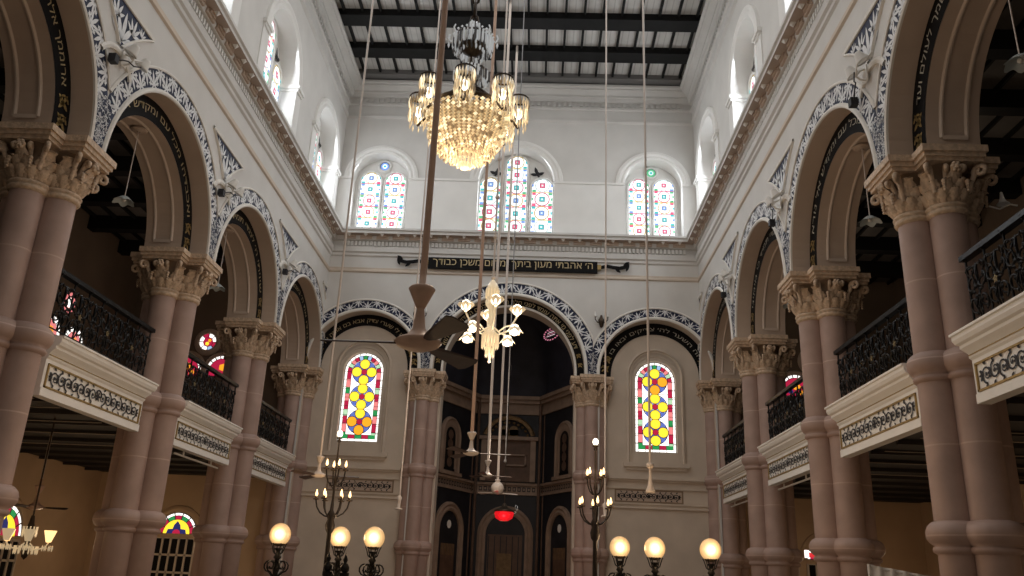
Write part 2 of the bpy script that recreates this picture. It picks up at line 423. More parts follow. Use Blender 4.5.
def lower_window(mb, c, hw, zb, zs, d, orange):
    e = .004; top = zs+hw
    arch_poly(mb, c, hw, zb, zs, d, 0)
    # outer white border of separate panes
    bw = hw*.13; g = .012
    n = 9; ph = (zs-zb)/n
    for k in range(n):
        for sx in (-1, 1): rect(mb, *(sorted((c+sx*(hw-g), c+sx*(hw-bw)))), zb+k*ph+g, zb+(k+1)*ph-g*.5, d-e, 1)
    N = 10
    for k in range(N):
        a0 = PI*k/N+.02; a1 = PI*(k+1)/N-.02
        pts = [(c+r*cos(a), zs+r*sin(a), d-e) for r, a in ((hw-g,a0),(hw-g,(a0+a1)/2),(hw-g,a1),(hw-bw,a1),(hw-bw,(a0+a1)/2),(hw-bw,a0))]
        mb.add(pts, [tuple(range(6))], 1)
    for k in range(5):
        x0 = c-hw+bw+(2*hw-2*bw)*k/5; rect(mb, x0+g, x0+(2*hw-2*bw)/5-g*.2, zb+g, zb+bw, d-e, 1)
    # inner coloured border
    b0 = hw-bw-g; b1 = b0-hw*.2
    cyc = (4,2,3,2,3,4,2,3,2)
    n2 = 9; h2 = (zs-zb-bw-g)/n2
    for k in range(n2):
        for sx in (-1, 1):
            x0, x1 = sorted((c+sx*b0, c+sx*b1)); z0 = zb+bw+g+k*h2
            if k % 3 == 0:
                rect(mb, x0, x1, z0+g*.5, z0+h2*.82, d-e, 4 if (k+(sx > 0)) % 2 == 0 else 5)
            else: rect(mb, x0, x1, z0-(h2*.15 if k % 3 == 1 else 0)+g*.5, z0+h2-g*.5, d-e, (2,3)[(k+(sx > 0)) % 2])
    N = 11
    for k in range(N):
        a0 = PI*k/N+.03; a1 = PI*(k+1)/N-.03
        pts = [(c+r*cos(a), zs+r*sin(a), d-e) for r, a in ((b0,a0),(b0,(a0+a1)/2),(b0,a1),(b1,a1),(b1,(a0+a1)/2),(b1,a0))]
        mb.add(pts, [tuple(range(6))], (2,5,3,2,9,4,9,2,3,5,2)[k])
    for k in range(5):
        w5 = 2*b0/5; x0 = c-b0+w5*k; rect(mb, x0+g*.5, x0+w5-g*.5, zb+bw+g, zb+bw+hw*.2, d-1.5*e, (4,2,4,2,4)[k])
    # central field
    arch_poly(mb, c, b1-g, zb+bw+hw*.2+g, zs, d-e, 1)
    z_lo = zb+bw+hw*.2+g; z_hi = zs+b1-g
    p = (z_hi-z_lo)/3
    for k in range(3):
        zc = z_lo+p*(k+.5); R = (b1-g)*.99
        disc(mb, c, zc, R, d-1.5*e, 0); disc(mb, c, zc, R*.93, d-2*e, 8 if k != 1 else 9)
        for a in (0, 90, 180, 270):
            al = math.radians(a+45); disc(mb, c+R*.80*cos(al), zc+R*.80*sin(al), R*.2, d-2.2*e, 8)
        r = R*.385; rz = p*.245
        for dx, dz in ((0,1),(0,-1),(1,0),(-1,0)):
            disc(mb, c+dx*R*.60, zc+dz*p*.325, r*1.13, d-2.5*e, 0)
            disc(mb, c+dx*R*.60, zc+dz*p*.325, r, d-3*e, 7 if ((k == 0 and (orange == 'low') and dz < 1) or (k == 2 and orange == 'high' and dz < 1 and dx >= 0)) else 6)
        disc(mb, c, zc, r*.68, d-3.3*e, 0, 8); disc(mb, c, zc, r*.6, d-3.6*e, 2, 8)
    for k in range(1, 9):
        zz = zb+(zs-zb)*k/8; rect(mb, c-hw, c-b1, zz-.008, zz+.008, d-4*e, 0); rect(mb, c+b1, c+hw, zz-.008, zz+.008, d-4*e, 0)
    # white quarter fields between the rounds
    for k in (1, 2):
        zz = z_lo+p*k; rect(mb, c-b1, c+b1, zz-.008, zz+.008, d-3.8*e, 0)
def glass_obj(name, fn, mats, frame, **kw):
    mb = MB(frame); fn(mb); return mb.build(name, mats, recalc=False, **kw)

# ------------------------------------------------------------------ the setting
def struct(mb, name, mats, parent=None, **kw):
    o = mb.build(name, mats, parent, **kw)
    if parent is None: o['kind'] = 'structure'
    return o
struct(MB().box(-XA-.3, XA+.3, YB-.3, 30.5, FL-.3, FL), 'floor', 'floor_stone')

side_text = {0: 'ארוממך אלהי המלך ואברכה שמך לעולם ועד', 1: 'ואכבדהו מכל עם ומקדש אל נורא', 2: 'שיויתי ה׳ לנגדי תמיד כי מימיני', 3: 'עבדו את ה׳ בשמחה באו לפניו'}
RO, RI = 2.18, 1.77            # clear radius of outer and inner order
for s, nm in ((-1, 'left'), (1, 'right')):
    F = side_frame(s)
    wl = MB(F)
    for i, c in enumerate(YC):
        u0, u1 = YP[i], YP[i+1]
        arch_wall(wl, c, ZS, RO, u0, u1, ZS, 10.6, 0, .36, 0, 1)                # outer order
        arch_wall(wl, c, 12.75, 1.3, u0, u1, 10.6, ZT, 0, .5, 0, 2, back=False, floor=False)  # clerestory wall
        wl.add([(u0,10.6,.5),(u1,10.6,.5),(u1,ZT,.5),(u0,ZT,.5)], [(0,1,2,3)], 2)   # back of niche
        wl.add([(c-1.3,10.6,0),(c+1.3,10.6,0),(c+1.3,10.6,.5),(c-1.3,10.6,.5)], [(0,1,2,3)], 2)
    # plain wall continuing behind the viewer, ends
    wl.box(YB, YP[0], ZS, ZT, 0, .36, 0) if False else wl.add([(YB,FL,0),(YP[0],FL,0),(YP[0],ZT,0),(YB,ZT,0)], [(0,1,2,3)], 0)
    wl.add([(YP[0],FL,0),(YP[0],FL,1.1),(YP[0],ZS,1.1),(YP[0],ZS,0)], [(0,1,2,3)], 0)
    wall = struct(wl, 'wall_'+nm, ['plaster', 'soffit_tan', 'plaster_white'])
    inner = MB(F)
    for i, c in enumerate(YC):
        arch_wall(inner, c, ZS, RI, YP[i], YP[i+1], ZS, 9.72, .36, 1.12, 0, 0)
        # sunk panel mouldings on the soffit
        for dd in (.58, .94):
            ring(inner, c, ZS, [(RI+.001, dd-.035), (RI-.03, dd-.012), (RI-.03, dd+.012), (RI+.001, dd+.035)], 1, 32, a0=.10, a1=PI-.10)
        for e in (.10, PI-.10):
            pts = [(c-(RI-.028)*cos(e+k*.018), ZS+(RI-.028)*sin(e+k*.018)) for k in (-1, 1)]
            inner.add([(pts[0][0],pts[0][1],.58),(pts[1][0],pts[1][1],.58),(pts[1][0],pts[1][1],.94),(pts[0][0],pts[0][1],.94)], [(0,1,2,3)], 1)
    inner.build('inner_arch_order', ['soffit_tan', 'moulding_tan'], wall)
    for i, c in enumerate(YC):
        b = MB(F); ring(b, c, ZS, [(RI, .352), (RO+.06, .352)], 0, 40)
        band = b.build('inscription_band', 'black', wall, label='black arch band with gold Hebrew lettering')
        t = MB(F)
        tx = side_text[i]
        arc_text(t, tx if s > 0 else tx, .20, c, ZS, (RI+RO)/2+.0, .345, 0, span=2.35) if s < 0 else None
        if s > 0:
            vs, fs, w = text_shapes(tx, .20); k = 2.35*((RI+RO)/2)/w; R = (RI+RO)/2
            t.add([(c - (R+y)*sin(x*k/R), ZS + (R+y)*cos(x*k/R), .345) for x, y in vs], fs, 0)
        for e in (-1, 1): gold_foot(t, c, ZS, RI, RO, .344, 1, e)
        t.build('lettering', ['letter_pale' if s > 0 else 'gold_letter', 'gold'], band, recalc=False)
        r = MB(F)
        ring(r, c, ZS, [(RO, .0), (RO, -.035), (RO+.03, -.05), (RO+.06, -.04), (RO+.085, -.012), (RO+.085, 0)], 0, 48)
        r.build('arch_moulding', 'moulding_white', wall)
        Ra, Rb = RO+.085, RO+.42
        bb = MB(F)
        lim = math.acos(min(1, (BAY/2)/Rb))
        for rr, dd in ((Ra, Rb),):
            rows0, rows1 = [], []
            N = 64
            for k in range(N+1):
                th = PI*k/N
                ra = Ra; rb = Rb
                if abs(cos(th))*rb > BAY/2: rb = max(ra, BAY/2/abs(cos(th)))
                rows0.append((c-ra*cos(th), ZS+ra*sin(th), -.006)); rows1.append((c-rb*cos(th), ZS+rb*sin(th), -.006))
            bb.grid([rows0, rows1], 0)
        blue = bb.build('ornament_band', 'blue', wall, label='dark blue band with white leaf ornament')
        lf = MB(F); a_ = lim*.96
        band_leaves(lf, c, ZS, Ra+.01, Rb-.01, -.014, 23, 0, a0=a_, a1=PI-a_); band_curls(lf, c, ZS, Ra, Rb, -.015, 23, a_, PI-a_)
        # dense scroll above the capitals
        for e in (-1, 1):
            for k in range(7):
                th = a_*(k+.5)/7
                ru = Ra*cos(th); zz = ZS + Ra*sin(th)
                u_a = ru+.02; u_b = BAY/2-.005
                if u_b > u_a: 
                    uu = sorted((c+e*u_a, c+e*u_b))
                    curls(lf, (uu[0], uu[1], zz, zz+.16), 10, -.014, 0, .045)
        lf.build('leaf_ornament', 'leaf_white', blue, recalc=False)
        r = MB(F); a2 = math.acos((BAY/2)/(Rb+.05))
        ring(r, c, ZS, [(Rb, 0), (Rb, -.03), (Rb+.025, -.04), (Rb+.05, -.02), (Rb+.05, 0)], 0, 48, a0=a2, a1=PI-a2)
        Rc = Rb+.30; a3 = math.acos((BAY/2)/Rc)
        r.build('label_moulding', 'moulding_white', wall)
    for i in range(0, 5):
        y = YP[i]; Rs = RO+.9
        def edge(t):  # half width of spandrel panel at height z
            z = 7.98 + t*(8.72-7.98)
            return max(0, BAY/2 - math.sqrt(max(0, Rs*Rs-(z-ZS)**2))), z
        half = ((-1, 1) if 0 < i < 4 else ((1,) if i == 0 else (-1,)))
        L_, R_ = [], []
        for k in range(13):
            w, z = edge(k/12)
            L_.append((y-(w if -1 in half else 0), z)); R_.append((y+(w if 1 in half else 0), z))
        p = MB(F); p.grid([[(u,z,-.006) for u,z in L_], [(u,z,-.006) for u,z in R_]], 0)
        sp = p.build('spandrel_panel', 'blue', wall, label='blue triangular panel with white leaves')
        l = MB(F)
        def put(x, z): return (x, z, -.014)
        for (bx, bz, h) in ((0, 8.06, .56),(-.28, 8.36, .34),(.28, 8.36, .34),(-.55, 8.52, .2),(.55, 8.52, .2)):
            if (bx < 0 and -1 not in half) or (bx > 0 and 1 not in half): continue
            for a in (0, 32, -32, 62, -62):
                if half == (1,) and a > 0: continue
                if half == (-1,) and a < 0: continue
                petal(l, (y+bx, bz), PI/2+math.radians(a)+(-.5*bx), h*(1-.2*abs(a)/62), h*.2, put)
        l.build('leaf_ornament', 'leaf_white', sp, recalc=False)
        fr = MB(F)
        for side, pts in (('L', L_), ('R', R_)):
            if (side == 'L' and -1 not in half) or (side == 'R' and 1 not in half): continue
            sg = -1 if side == 'L' else 1
            fr.grid([[(u+sg*a, z, d) for u, z in pts] for a, d in ((0,-.005),(0,-.035),(.05,-.045),(.07,-.02),(.075,0))], 0)
        w = edge(1)[0]
        ua = y-(w+.06 if -1 in half else 0); ub = y+(w+.06 if 1 in half else 0)
        fr.grid([[(ua,8.72+a,d) for a, d in ((0,-.005),(0,-.035),(.05,-.045),(.07,0))], [(ub,8.72+a,d) for a, d in ((0,-.005),(0,-.035),(.05,-.045),(.07,0))]], 0)
        fr.build('panel_frame', 'moulding_white', wall)
        if 0 < i < 4:
            hd = MB(F); ring(hd, y, 7.30, [(.52,0),(.52,-.04),(.57,-.048),(.62,-.03),(.62,0)], 0, 20, a0=.55, a1=PI-.55)
            hd.build('lamp_hood_moulding', 'moulding_white', wall)
    # clerestory impost strips and niche mouldings
    im = MB(F)
    for i, c in enumerate(YC):
        ring(im, c, 12.75, [(1.3,0),(1.3,-.05),(1.36,-.07),(1.44,-.05),(1.50,-.08),(1.60,-.06),(1.62,0)], 0, 40)
        for e in (-1, 1):
            ua, ub = sorted((c+e*1.26, c+e*1.70)); ub2 = sorted((c+e*1.22, c+e*1.74))
            im.box(ua, ub, 12.60, 12.68, -.07, .5); im.box(ub2[0], ub2[1], 12.68, 12.78, -.11, .5); im.box(ua, ub, 10.6, 12.6, -.03, .02)
    struct(im, 'trim_%d' % (4 if s < 0 else 5), 'plaster_white')
    # aisle side
    aw = MB(F)
    dA = XA-XW
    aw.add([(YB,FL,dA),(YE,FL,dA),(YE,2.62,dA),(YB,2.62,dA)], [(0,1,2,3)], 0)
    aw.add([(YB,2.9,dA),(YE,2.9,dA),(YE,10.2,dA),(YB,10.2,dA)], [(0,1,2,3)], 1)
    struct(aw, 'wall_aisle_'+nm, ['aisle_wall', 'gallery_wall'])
    ew = MB()
    def eb(x0, x1, z0, z1, mi): ew.add([(s*x0,YE,z0),(s*x1,YE,z0),(s*x1,YE,z1),(s*x0,YE,z1)], [(0,1,2,3)], mi)
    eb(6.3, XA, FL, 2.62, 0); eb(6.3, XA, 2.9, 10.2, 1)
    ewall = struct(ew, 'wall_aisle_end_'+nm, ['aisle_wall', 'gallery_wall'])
    tr = MB(lambda p: (p[0], YE+p[2], p[1]))
    cx = s*9.72-(.22 if s < 0 else 0)
    ring(tr, cx, .86, [(.66,-.0),(.66,-.05),(.74,-.08),(.82,-.05),(.84,0)], 0, 24)
    tr.box(cx-.9, cx+.9, .74, .84, -.06, 0)
    tr.build('fanlight_arch_moulding', 'aisle_wall', ewall)
    tr = MB(lambda p: (p[0], YE+p[2], p[1]))
    for dx in (-.58, .58): ring(tr, cx+dx, 5.97, [(.50,0),(.50,-.06),(.58,-.09),(.64,0)], 0, 20, zleg=5.7)
    ring(tr, cx, 6.92, [(.28,0),(.28,-.08),(.36,-.1),(.44,-.06),(.46,0)], 0, 28, a0=0, a1=2*PI)
    tr.build('tracery_moulding', 'soffit_tan', ewall)
    # gallery floor with dark boarded underside, joists
    gf = MB(); gf.box(*sorted((s*7.42, s*XA)), YB, YE, 2.62, 2.9)
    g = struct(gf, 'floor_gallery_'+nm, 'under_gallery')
    for k in range(14):
        y = 9.0+1.22*k
        MB().box(*sorted((s*7.45, s*(XA-.05))), y-.035, y+.035, 2.54, 2.63).build('joist', 'joist_brown', g)
    for y in (13.5, 14.3, 15.8, 17.3, 19.1):
        MB().tube([(s*7.5, y, 2.52), (s*(XA-.05), y, 2.52)], .010, 6).build('conduit', 'conduit_pale', g)  # pale tubes paint in the lit lower edges of the joists
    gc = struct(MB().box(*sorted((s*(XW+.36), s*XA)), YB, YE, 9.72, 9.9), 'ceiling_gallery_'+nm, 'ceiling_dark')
    for k in range(10):
        y = 7.2+1.9*k
        MB().box(*sorted((s*(XW+1.12), s*(XA-.02))), y-.16, y+.16, 9.30, 9.73).build('beam', 'beam_black', gc)
    for k in range(9):
        x = 7.6+.6*k
        MB().box(*sorted((s*(x-.03), s*(x+.03))), YB+.1, YE-.05, 9.62, 9.73).build('joist', 'beam_black', gc)

# back wall behind the viewer
bw = MB(); bw.add([(-XA,YB,FL),(XA,YB,FL),(XA,YB,ZT),(-XA,YB,ZT)], [(0,1,2,3)], 0)
struct(bw, 'wall_back', 'plaster_cream')

# ---- far wall
fw = MB(far_frame)
ZC, RC = 6.25, 2.40           # main arch
XN, ZN, RN = 4.66, 6.2, 1.78  # side niches
Rin = 2.10
xm = 2.66
arch_wall(fw, 0, ZC, RC, -xm, xm, 5.6, 10.6, 0, .3, 0, 1, n=56, floor=False)
for e in (-1, 1):
    u0, u1 = sorted((e*xm, e*6.5))
    arch_wall(fw, e*XN, ZN, RN, u0, u1, FL, 10.6, 0, .42, 0, 1, n=48, floor=False)
# clerestory part
for c, R, u0, u1 in ((0, 1.3, -2.6, 2.6), (-XN, .98, -6.5, -2.6), (XN, .98, 2.6, 6.5)):
    arch_wall(fw, c, 12.75, R, u0, u1, 10.6, ZT, 0, .5, 0, 2, back=False, floor=False)
    fw.add([(u0,10.6,.5),(u1,10.6,.5),(u1,ZT,.5),(u0,ZT,.5)], [(0,1,2,3)], 2)
    fw.add([(c-R,10.6,0),(c+R,10.6,0),(c+R,10.6,.5),(c-R,10.6,.5)], [(0,1,2,3)], 2)
wallF = struct(fw, 'wall_far', ['plaster', 'plaster_cream', 'plaster_white'])
# niche back walls (with window hole) and lower wall
nb = MB(far_frame)
for e in (-1, 1):
    u0, u1 = sorted((e*2.75, e*6.6))
    arch_wall(nb, e*4.68, 6.09, .645, u0, u1, 3.83, 8.4, .42, .66, 0, 0, n=28)
    nb.add([(u0,FL,.42),(u1,FL,.42),(u1,3.83,.42),(u0,3.83,.42)], [(0,1,2,3)], 0)
    nb.add([(u0,FL,.9),(u1,FL,.9),(u1,8.4,.9),(u0,8.4,.9)], [(0,1,2,3)], 0)
nb.build('niche_wall', 'plaster_cream', wallF)
io = MB(far_frame)
arch_wall(io, 0, ZC, Rin, -xm, xm, 5.6, 9.6, .3, .95, 0, 0, n=56, floor=False)
ring(io, 0, ZC, [(Rin, .3), (Rin, .27), (Rin+.06, .25), (Rin+.08, .3)], 1, 56, zleg=6.05)
for e in (-1, 1): io.box(*sorted((e*2.1, e*3.1)), FL, 6.0, .35, .95)
io.build('inner_arch_order', ['plaster_cream', 'moulding_white'], wallF)
def far_band(c, z0, Ra, Rb, Rblk, dblk, units, txt, size, span, clip, foot=True, letter='gold_letter'):
    b = MB(far_frame); ring(b, c, z0, [(Rblk, dblk), (Ra+.04, dblk)], 0, 56, zleg=6.05)
    band = b.build('inscription_band', 'black', wallF, label='black arch band with gold Hebrew lettering')
    t = MB(far_frame); arc_text(t, txt, size, c, z0, (Rblk+Ra)/2-.02, dblk-.008, 0, span)
    for e in (-1, 1): gold_foot(t, c, z0, Rblk, Ra, dblk-.008, 1, e)
    t.build('lettering', [letter, 'gold'], band, recalc=False)
    r = MB(far_frame); rs = []
    lo, hi = clip
    def ring_clip(prof, mi, zleg=6.05):
        rows = []
        for rr, d in prof:
            pts = []
            for k in range(65):
                th = PI*k/64; u = c-rr*cos(th); z = z0+rr*sin(th)
                if u < lo or u > hi:
                    q = abs((lo if u < lo else hi)-c)/max(abs(cos(th)), 1e-6); q = max(Ra, min(rr, q)); u = c-q*cos(th); z = z0+q*sin(th)
                pts.append((u, z, d))
            rows.append([(min(max(pts[0][0], lo), hi), zleg, d)] + pts + [(min(max(pts[-1][0], lo), hi), zleg, d)])
        return rows
    r.grid(ring_clip([(Ra,0),(Ra,-.04),(Ra+.04,-.055),(Ra+.10,-.03),(Ra+.10,0)], 0), 0)
    r.grid(ring_clip([(Rb,0),(Rb,-.03),(Rb+.03,-.04),(Rb+.06,-.02),(Rb+.06,0)], 0), 0)
    r.build('arch_moulding', 'moulding_white', wallF)
    q = MB(far_frame); q.grid(ring_clip([(Ra+.10,-.006),(Rb,-.006)], 0), 0)
    bl = q.build('ornament_band', 'blue', wallF, label='dark blue band with white leaf ornament')
    l = MB(far_frame); band_leaves(l, c, z0, Ra+.11, Rb-.01, -.014, units, 0, clip=(lo+.1, hi-.1)); band_curls(l, c, z0, Ra+.10, Rb, -.015, units, 0, PI, (lo+.1, hi-.1))
    l.build('leaf_ornament', 'leaf_white', bl, recalc=False)
far_band(0, ZC, RC, RC+.42, Rin+.06, .285, 27, 'דע לפני מי אתה עומד לפני מלך מלכי המלכים הקדוש ברוך הוא', .22, 2.45, (-xm, xm))
far_band(-XN, ZN, RN, RN+.36, 1.40, .40, 21, 'פתחו לי שערי צדק אבא בם אודה יה', .19, 2.1, (-6.5, -xm))
far_band(XN, ZN, RN, RN+.36, 1.40, .40, 21, 'זה השער לה׳ צדיקים יבאו בו', .18, 2.2, (xm, 6.5), letter='letter_pale')
lf = MB(far_frame)
for e in (-1, 1):
    for k in range(6): curls(lf, (e*xm-.14, e*xm+.14, 6.1+k*.12, 6.22+k*.12), 14, -.016, 0, .042)
lf.build('leaf_ornament', 'leaf_white', wallF, recalc=False)
# window frames in the niches, sills, strings, painted frieze
wf = MB(far_frame)
for e in (-1, 1):
    c = e*XN
    ring(wf, c, 6.22, [(.90,.42),(.90,.36),(.84,.33),(.80,.38),(.76,.38)], 0, 32, zleg=3.45)
    ring(wf, e*4.68, 6.10, [(.76,.40),(.74,.42),(.67,.425),(.645,.44)], 0, 32, zleg=3.83)
    wf.box(c-1.0, c+1.0, 3.36, 3.50, .30, .43); wf.box(c-.92, c+.92, 3.27, 3.36, .36, .43)
    u0, u1 = sorted((e*2.8, e*6.5))
    for z0, z1, d in ((3.04,3.10,.34),(2.98,3.04,.30),(2.92,2.98,.36),(2.70,2.74,.37),(2.24,2.28,.38),(2.12,2.17,.36)): wf.box(u0, u1, z0, z1, d, .43)
wf.build('niche_moulding', 'moulding_white' if False else 'plaster_cream', wallF)
for e in (-1, 1):
    fz = MB(far_frame); L = 1.98
    c = e*4.42
    rect(fz, c-L/2-.05, c+L/2+.05, 2.30, 2.68, .412, 2); rect(fz, c-L/2, c+L/2, 2.34, 2.64, .408, 1)
    arabesque(fz, lambda x, y: (c+x, 2.49+y, .400), L, .28, 0, 5)
    fz.build('painted_frieze', ['ink', 'soffit_tan', 'capital_recess'], wallF, recalc=False)
# clerestory mouldings + paler band
cm = MB(far_frame)
for c, R in ((0, 1.3), (-XN, .98), (XN, .98)):
    ring(cm, c, 12.75, [(R,0),(R,-.05),(R+.06,-.07),(R+.13,-.04),(R+.2,-.08),(R+.29,-.06),(R+.31,0)], 0, 40)
for u0, u1 in ((-6.08,-XN-.98),(-XN+.98,-1.3),(1.3,XN-.98),(XN+.98,6.08)):
    cm.box(u0, u1, 10.6, 12.72, -.035, .01); cm.box(u0-.02, u1+.02, 12.72, 12.80, -.075, .01)
struct(cm, 'trim_6', 'plaster_white')

# ---- cornices running round the nave
def sweep(mb, prof, mi=0):
    rows = []
    for e, z in prof:
        rows.append([(-(XW-e), YB, z), (-(XW-e), YF-e, z), (XW-e, YF-e, z), (XW-e, YB, z)])
    mb.grid(rows, mi)
t1 = MB(); sweep(t1, [(0,9.86),(.05,9.90),(.05,9.98),(.10,10.02),(.10,10.20),(.02,10.21),(.02,10.40),(.14,10.42),(.17,10.52),(.17,10.56)], 0)
sweep(t1, [(.17,10.56),(.40,10.56)], 1); sweep(t1, [(.40,10.56),(.40,10.64),(.45,10.67),(.45,10.74),(.3,10.78),(-.1,10.80)], 0)
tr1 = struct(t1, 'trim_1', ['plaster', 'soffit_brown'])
dn = MB()
def along(fn, step, e0=0):
    n = int((YF-.3-7.0)/step)
    for s in (-1, 1):
        for k in range(n): fn('s', s, YF-.45-step*(k+.5))
    m = int((2*XW-.7)/step)
    for k in range(m): fn('f', 0, -XW+.35+step*(k+.5)+((2*XW-.7)-m*step)/2)
def dent(kind, s, t):
    if kind == 's': dn.box(*sorted((s*(XW-.10), s*(XW+.02))), t-.035, t+.035, 10.235, 10.385)
    else: dn.box(t-.035, t+.035, YF-.10, YF+.02, 10.235, 10.385)
along(dent, .128); dn.build('dentil_course', 'plaster_white', tr1)
md = MB()
def mod(kind, s, t):
    for e0, e1, hb, z in ((.15, .20, .20, 10.44), (.20, .24, .13, 10.49)):
        if kind == 's': md.box(*sorted((s*(XW-e1), s*(XW-e0))), t-hb, t+hb, z, 10.565)
        else: md.box(t-hb, t+hb, YF-e1, YF-e0, z, 10.565)
    P = (s*(XW-.31), t) if kind == 's' else (t, YF-.31)
    md.add([(P[0]-.055,P[1]-.055,10.56),(P[0]+.055,P[1]-.055,10.56),(P[0]+.055,P[1]+.055,10.56),(P[0]-.055,P[1]+.055,10.56),(P[0],P[1],10.47)], [(0,1,2,3),(0,1,4),(1,2,4),(2,3,4),(3,0,4)], 1)
along(mod, .545); md.build('modillion_course', ['soffit_tan', 'guttae_white'], tr1)
t2 = MB(); sweep(t2, [(0,9.30),(.045,9.33),(.045,9.37),(.02,9.40),(.006,9.42),(.006,9.48),(0,9.48)], 0); struct(t2, 'trim_2', 'plaster_cream')
t3 = MB(); sweep(t3, [(0,15.10),(.08,15.15),(.08,15.22),(.03,15.26),(.03,15.60),(.08,15.64),(.08,15.72),(.04,15.73),(.04,15.9),(.14,15.92),(.18,16.02),(.22,16.04),(.22,16.12),(.34,16.2),(.42,16.22),(.42,16.28),(.5,16.30),(.5,16.38),(.46,16.40),(-.1,16.42)], 0)
tr3 = struct(t3, 'trim_3', 'plaster')
dn = MB()
def dent2(kind, s, t):
    if kind == 's': dn.box(*sorted((s*(XW-.10), s*(XW+.02))), t-.05, t+.05, 15.745, 15.885)
    else: dn.box(t-.05, t+.05, YF-.10, YF+.02, 15.745, 15.885)
along(dent2, .19); dn.build('dentil_course', 'plaster', tr3)
# ---- nave ceiling: pale boards, dark joists and beams
ce = struct(MB().box(-XW-.4, XW+.4, YB-.2, YF+.6, 16.62, 16.8), 'ceiling', 'ceiling_board')
for k in range(14):
    y = 23.33-1.70*k
    MB().box(-5.9, 5.9, y-.28, y+.28, 16.385, 16.63).build('beam', 'beam_black', ce)
for k in range(20):
    x = (k-9.5)*.578+.03
    MB().box(x-.035, x+.035, YB, 24.62, 16.50, 16.63).build('joist', 'beam_black', ce)
MB().box(-5.9, 5.9, 24.62, 25.3, 16.44, 16.62).build('wall_plate', 'plate_grey', ce)  # grey colour paints in the shadow over the board ends

# ---- apse
ap = MB(); AX = [(-2.45, 26.2), (-1.16, 28.9), (1.16, 28.9), (2.45, 26.2)]
def facet(mb, i, t0, t1, z0, z1, d=0, mi=0):
    (xa, ya), (xb, yb) = AX[i], AX[i+1]
    n = Vector((-(yb-ya), xb-xa)).normalized()*-1   # towards viewer
    if n.y > 0: n = -n
    L = math.hypot(xb-xa, yb-ya); ux, uy = (xb-xa)/L, (yb-ya)/L
    P = lambda t, z: (xa+ux*t*L+n.x*d, ya+uy*t*L+n.y*d, z)
    mb.add([P(t0,z0),P(t1,z0),P(t1,z1),P(t0,z1)], [(0,1,2,3)], mi)
def facet_frame(i):
    (xa, ya), (xb, yb) = AX[i], AX[i+1]
    n = Vector((-(yb-ya), xb-xa)).normalized()
    if n.y > 0: n = -n
    L = math.hypot(xb-xa, yb-ya); ux, uy = (xb-xa)/L, (yb-ya)/L
    mx_, my_ = (xa+xb)/2, (ya+yb)/2
    return (lambda p: (mx_+ux*p[0]-n.x*p[2], my_+uy*p[0]-n.y*p[2], p[1])), L
for i in range(3): facet(ap, i, 0, 1, FL, 6.1)
ap.add([(-2.45,26.2,FL),(-2.45,YF+.4,FL),(-2.45,YF+.4,9),(-2.45,26.2,9)], [(0,1,2,3)]); ap.add([(2.45,26.2,FL),(2.45,YF+.4,FL),(2.45,YF+.4,9),(2.45,26.2,9)], [(0,1,2,3)])
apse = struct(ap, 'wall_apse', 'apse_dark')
# half dome rising from the polygon
dm = MB(); rows = []
for k in range(13):
    a = PI/2*k/12; sc_ = cos(a); z = 6.05+3.0*sin(a)
    pts = [(-2.9,26.0),(-2.45,26.2)] ; row = []
    for j in range(25):
        t = j/24*3; ii = min(2, int(t)); f_ = t-ii
        x = AX[ii][0]+(AX[ii+1][0]-AX[ii][0])*f_; y = AX[ii][1]+(AX[ii+1][1]-AX[ii][1])*f_
        row.append((x*max(sc_, .0), 26.1+(y-26.1)*max(sc_, .0), z))
    rows.append(row)
dm.grid(rows, 0, True)
dm.add([(-3.2,26.3,6.0),(3.2,26.3,6.0),(3.2,26.3,9.6),(-3.2,26.3,9.6)], [(0,1,2,3)], 0) if False else None
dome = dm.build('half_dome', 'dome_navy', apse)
es = MB()
for i in range(3):
    Fi, L = facet_frame(i); es.T = Fi; h = L/2+.03
    for z0, z1, d in ((5.42,5.56,-.06),(5.56,5.80,-.03),(5.80,5.92,-.14),(5.92,6.05,-.22),(2.66,2.72,-.05),(2.98,3.06,-.08)): es.box(-h, h, z0, z1, d, .05)
es.T = lambda p: p
es.build('entablature', 'apse_stone', apse)
fzb = MB()
for i in range(3):
    Fi, L = facet_frame(i); fzb.T = Fi; h = L/2
    rect(fzb, -h, h, 2.72, 2.98, -.01, 0); n = int(L/.16)
    for k in range(n):
        u = -h+L*(k+.5)/n; rect(fzb, u-.055, u+.055, 2.775, 2.925, -.02, 1); rect(fzb, u-.03, u+.03, 2.81, 2.89, -.025, 0)
fzb.build('key_pattern_band', ['apse_stone', 'apse_dark'], apse, recalc=False)
pil = MB()
for (x, y) in AX[1:3]:
    for dx in (-.14, .14): pil.lathe([(.05,FL),(.05,6.0)], (x+dx*.6, y-.12), 8)
pil.build('corner_colonnette', 'apse_brown', apse)
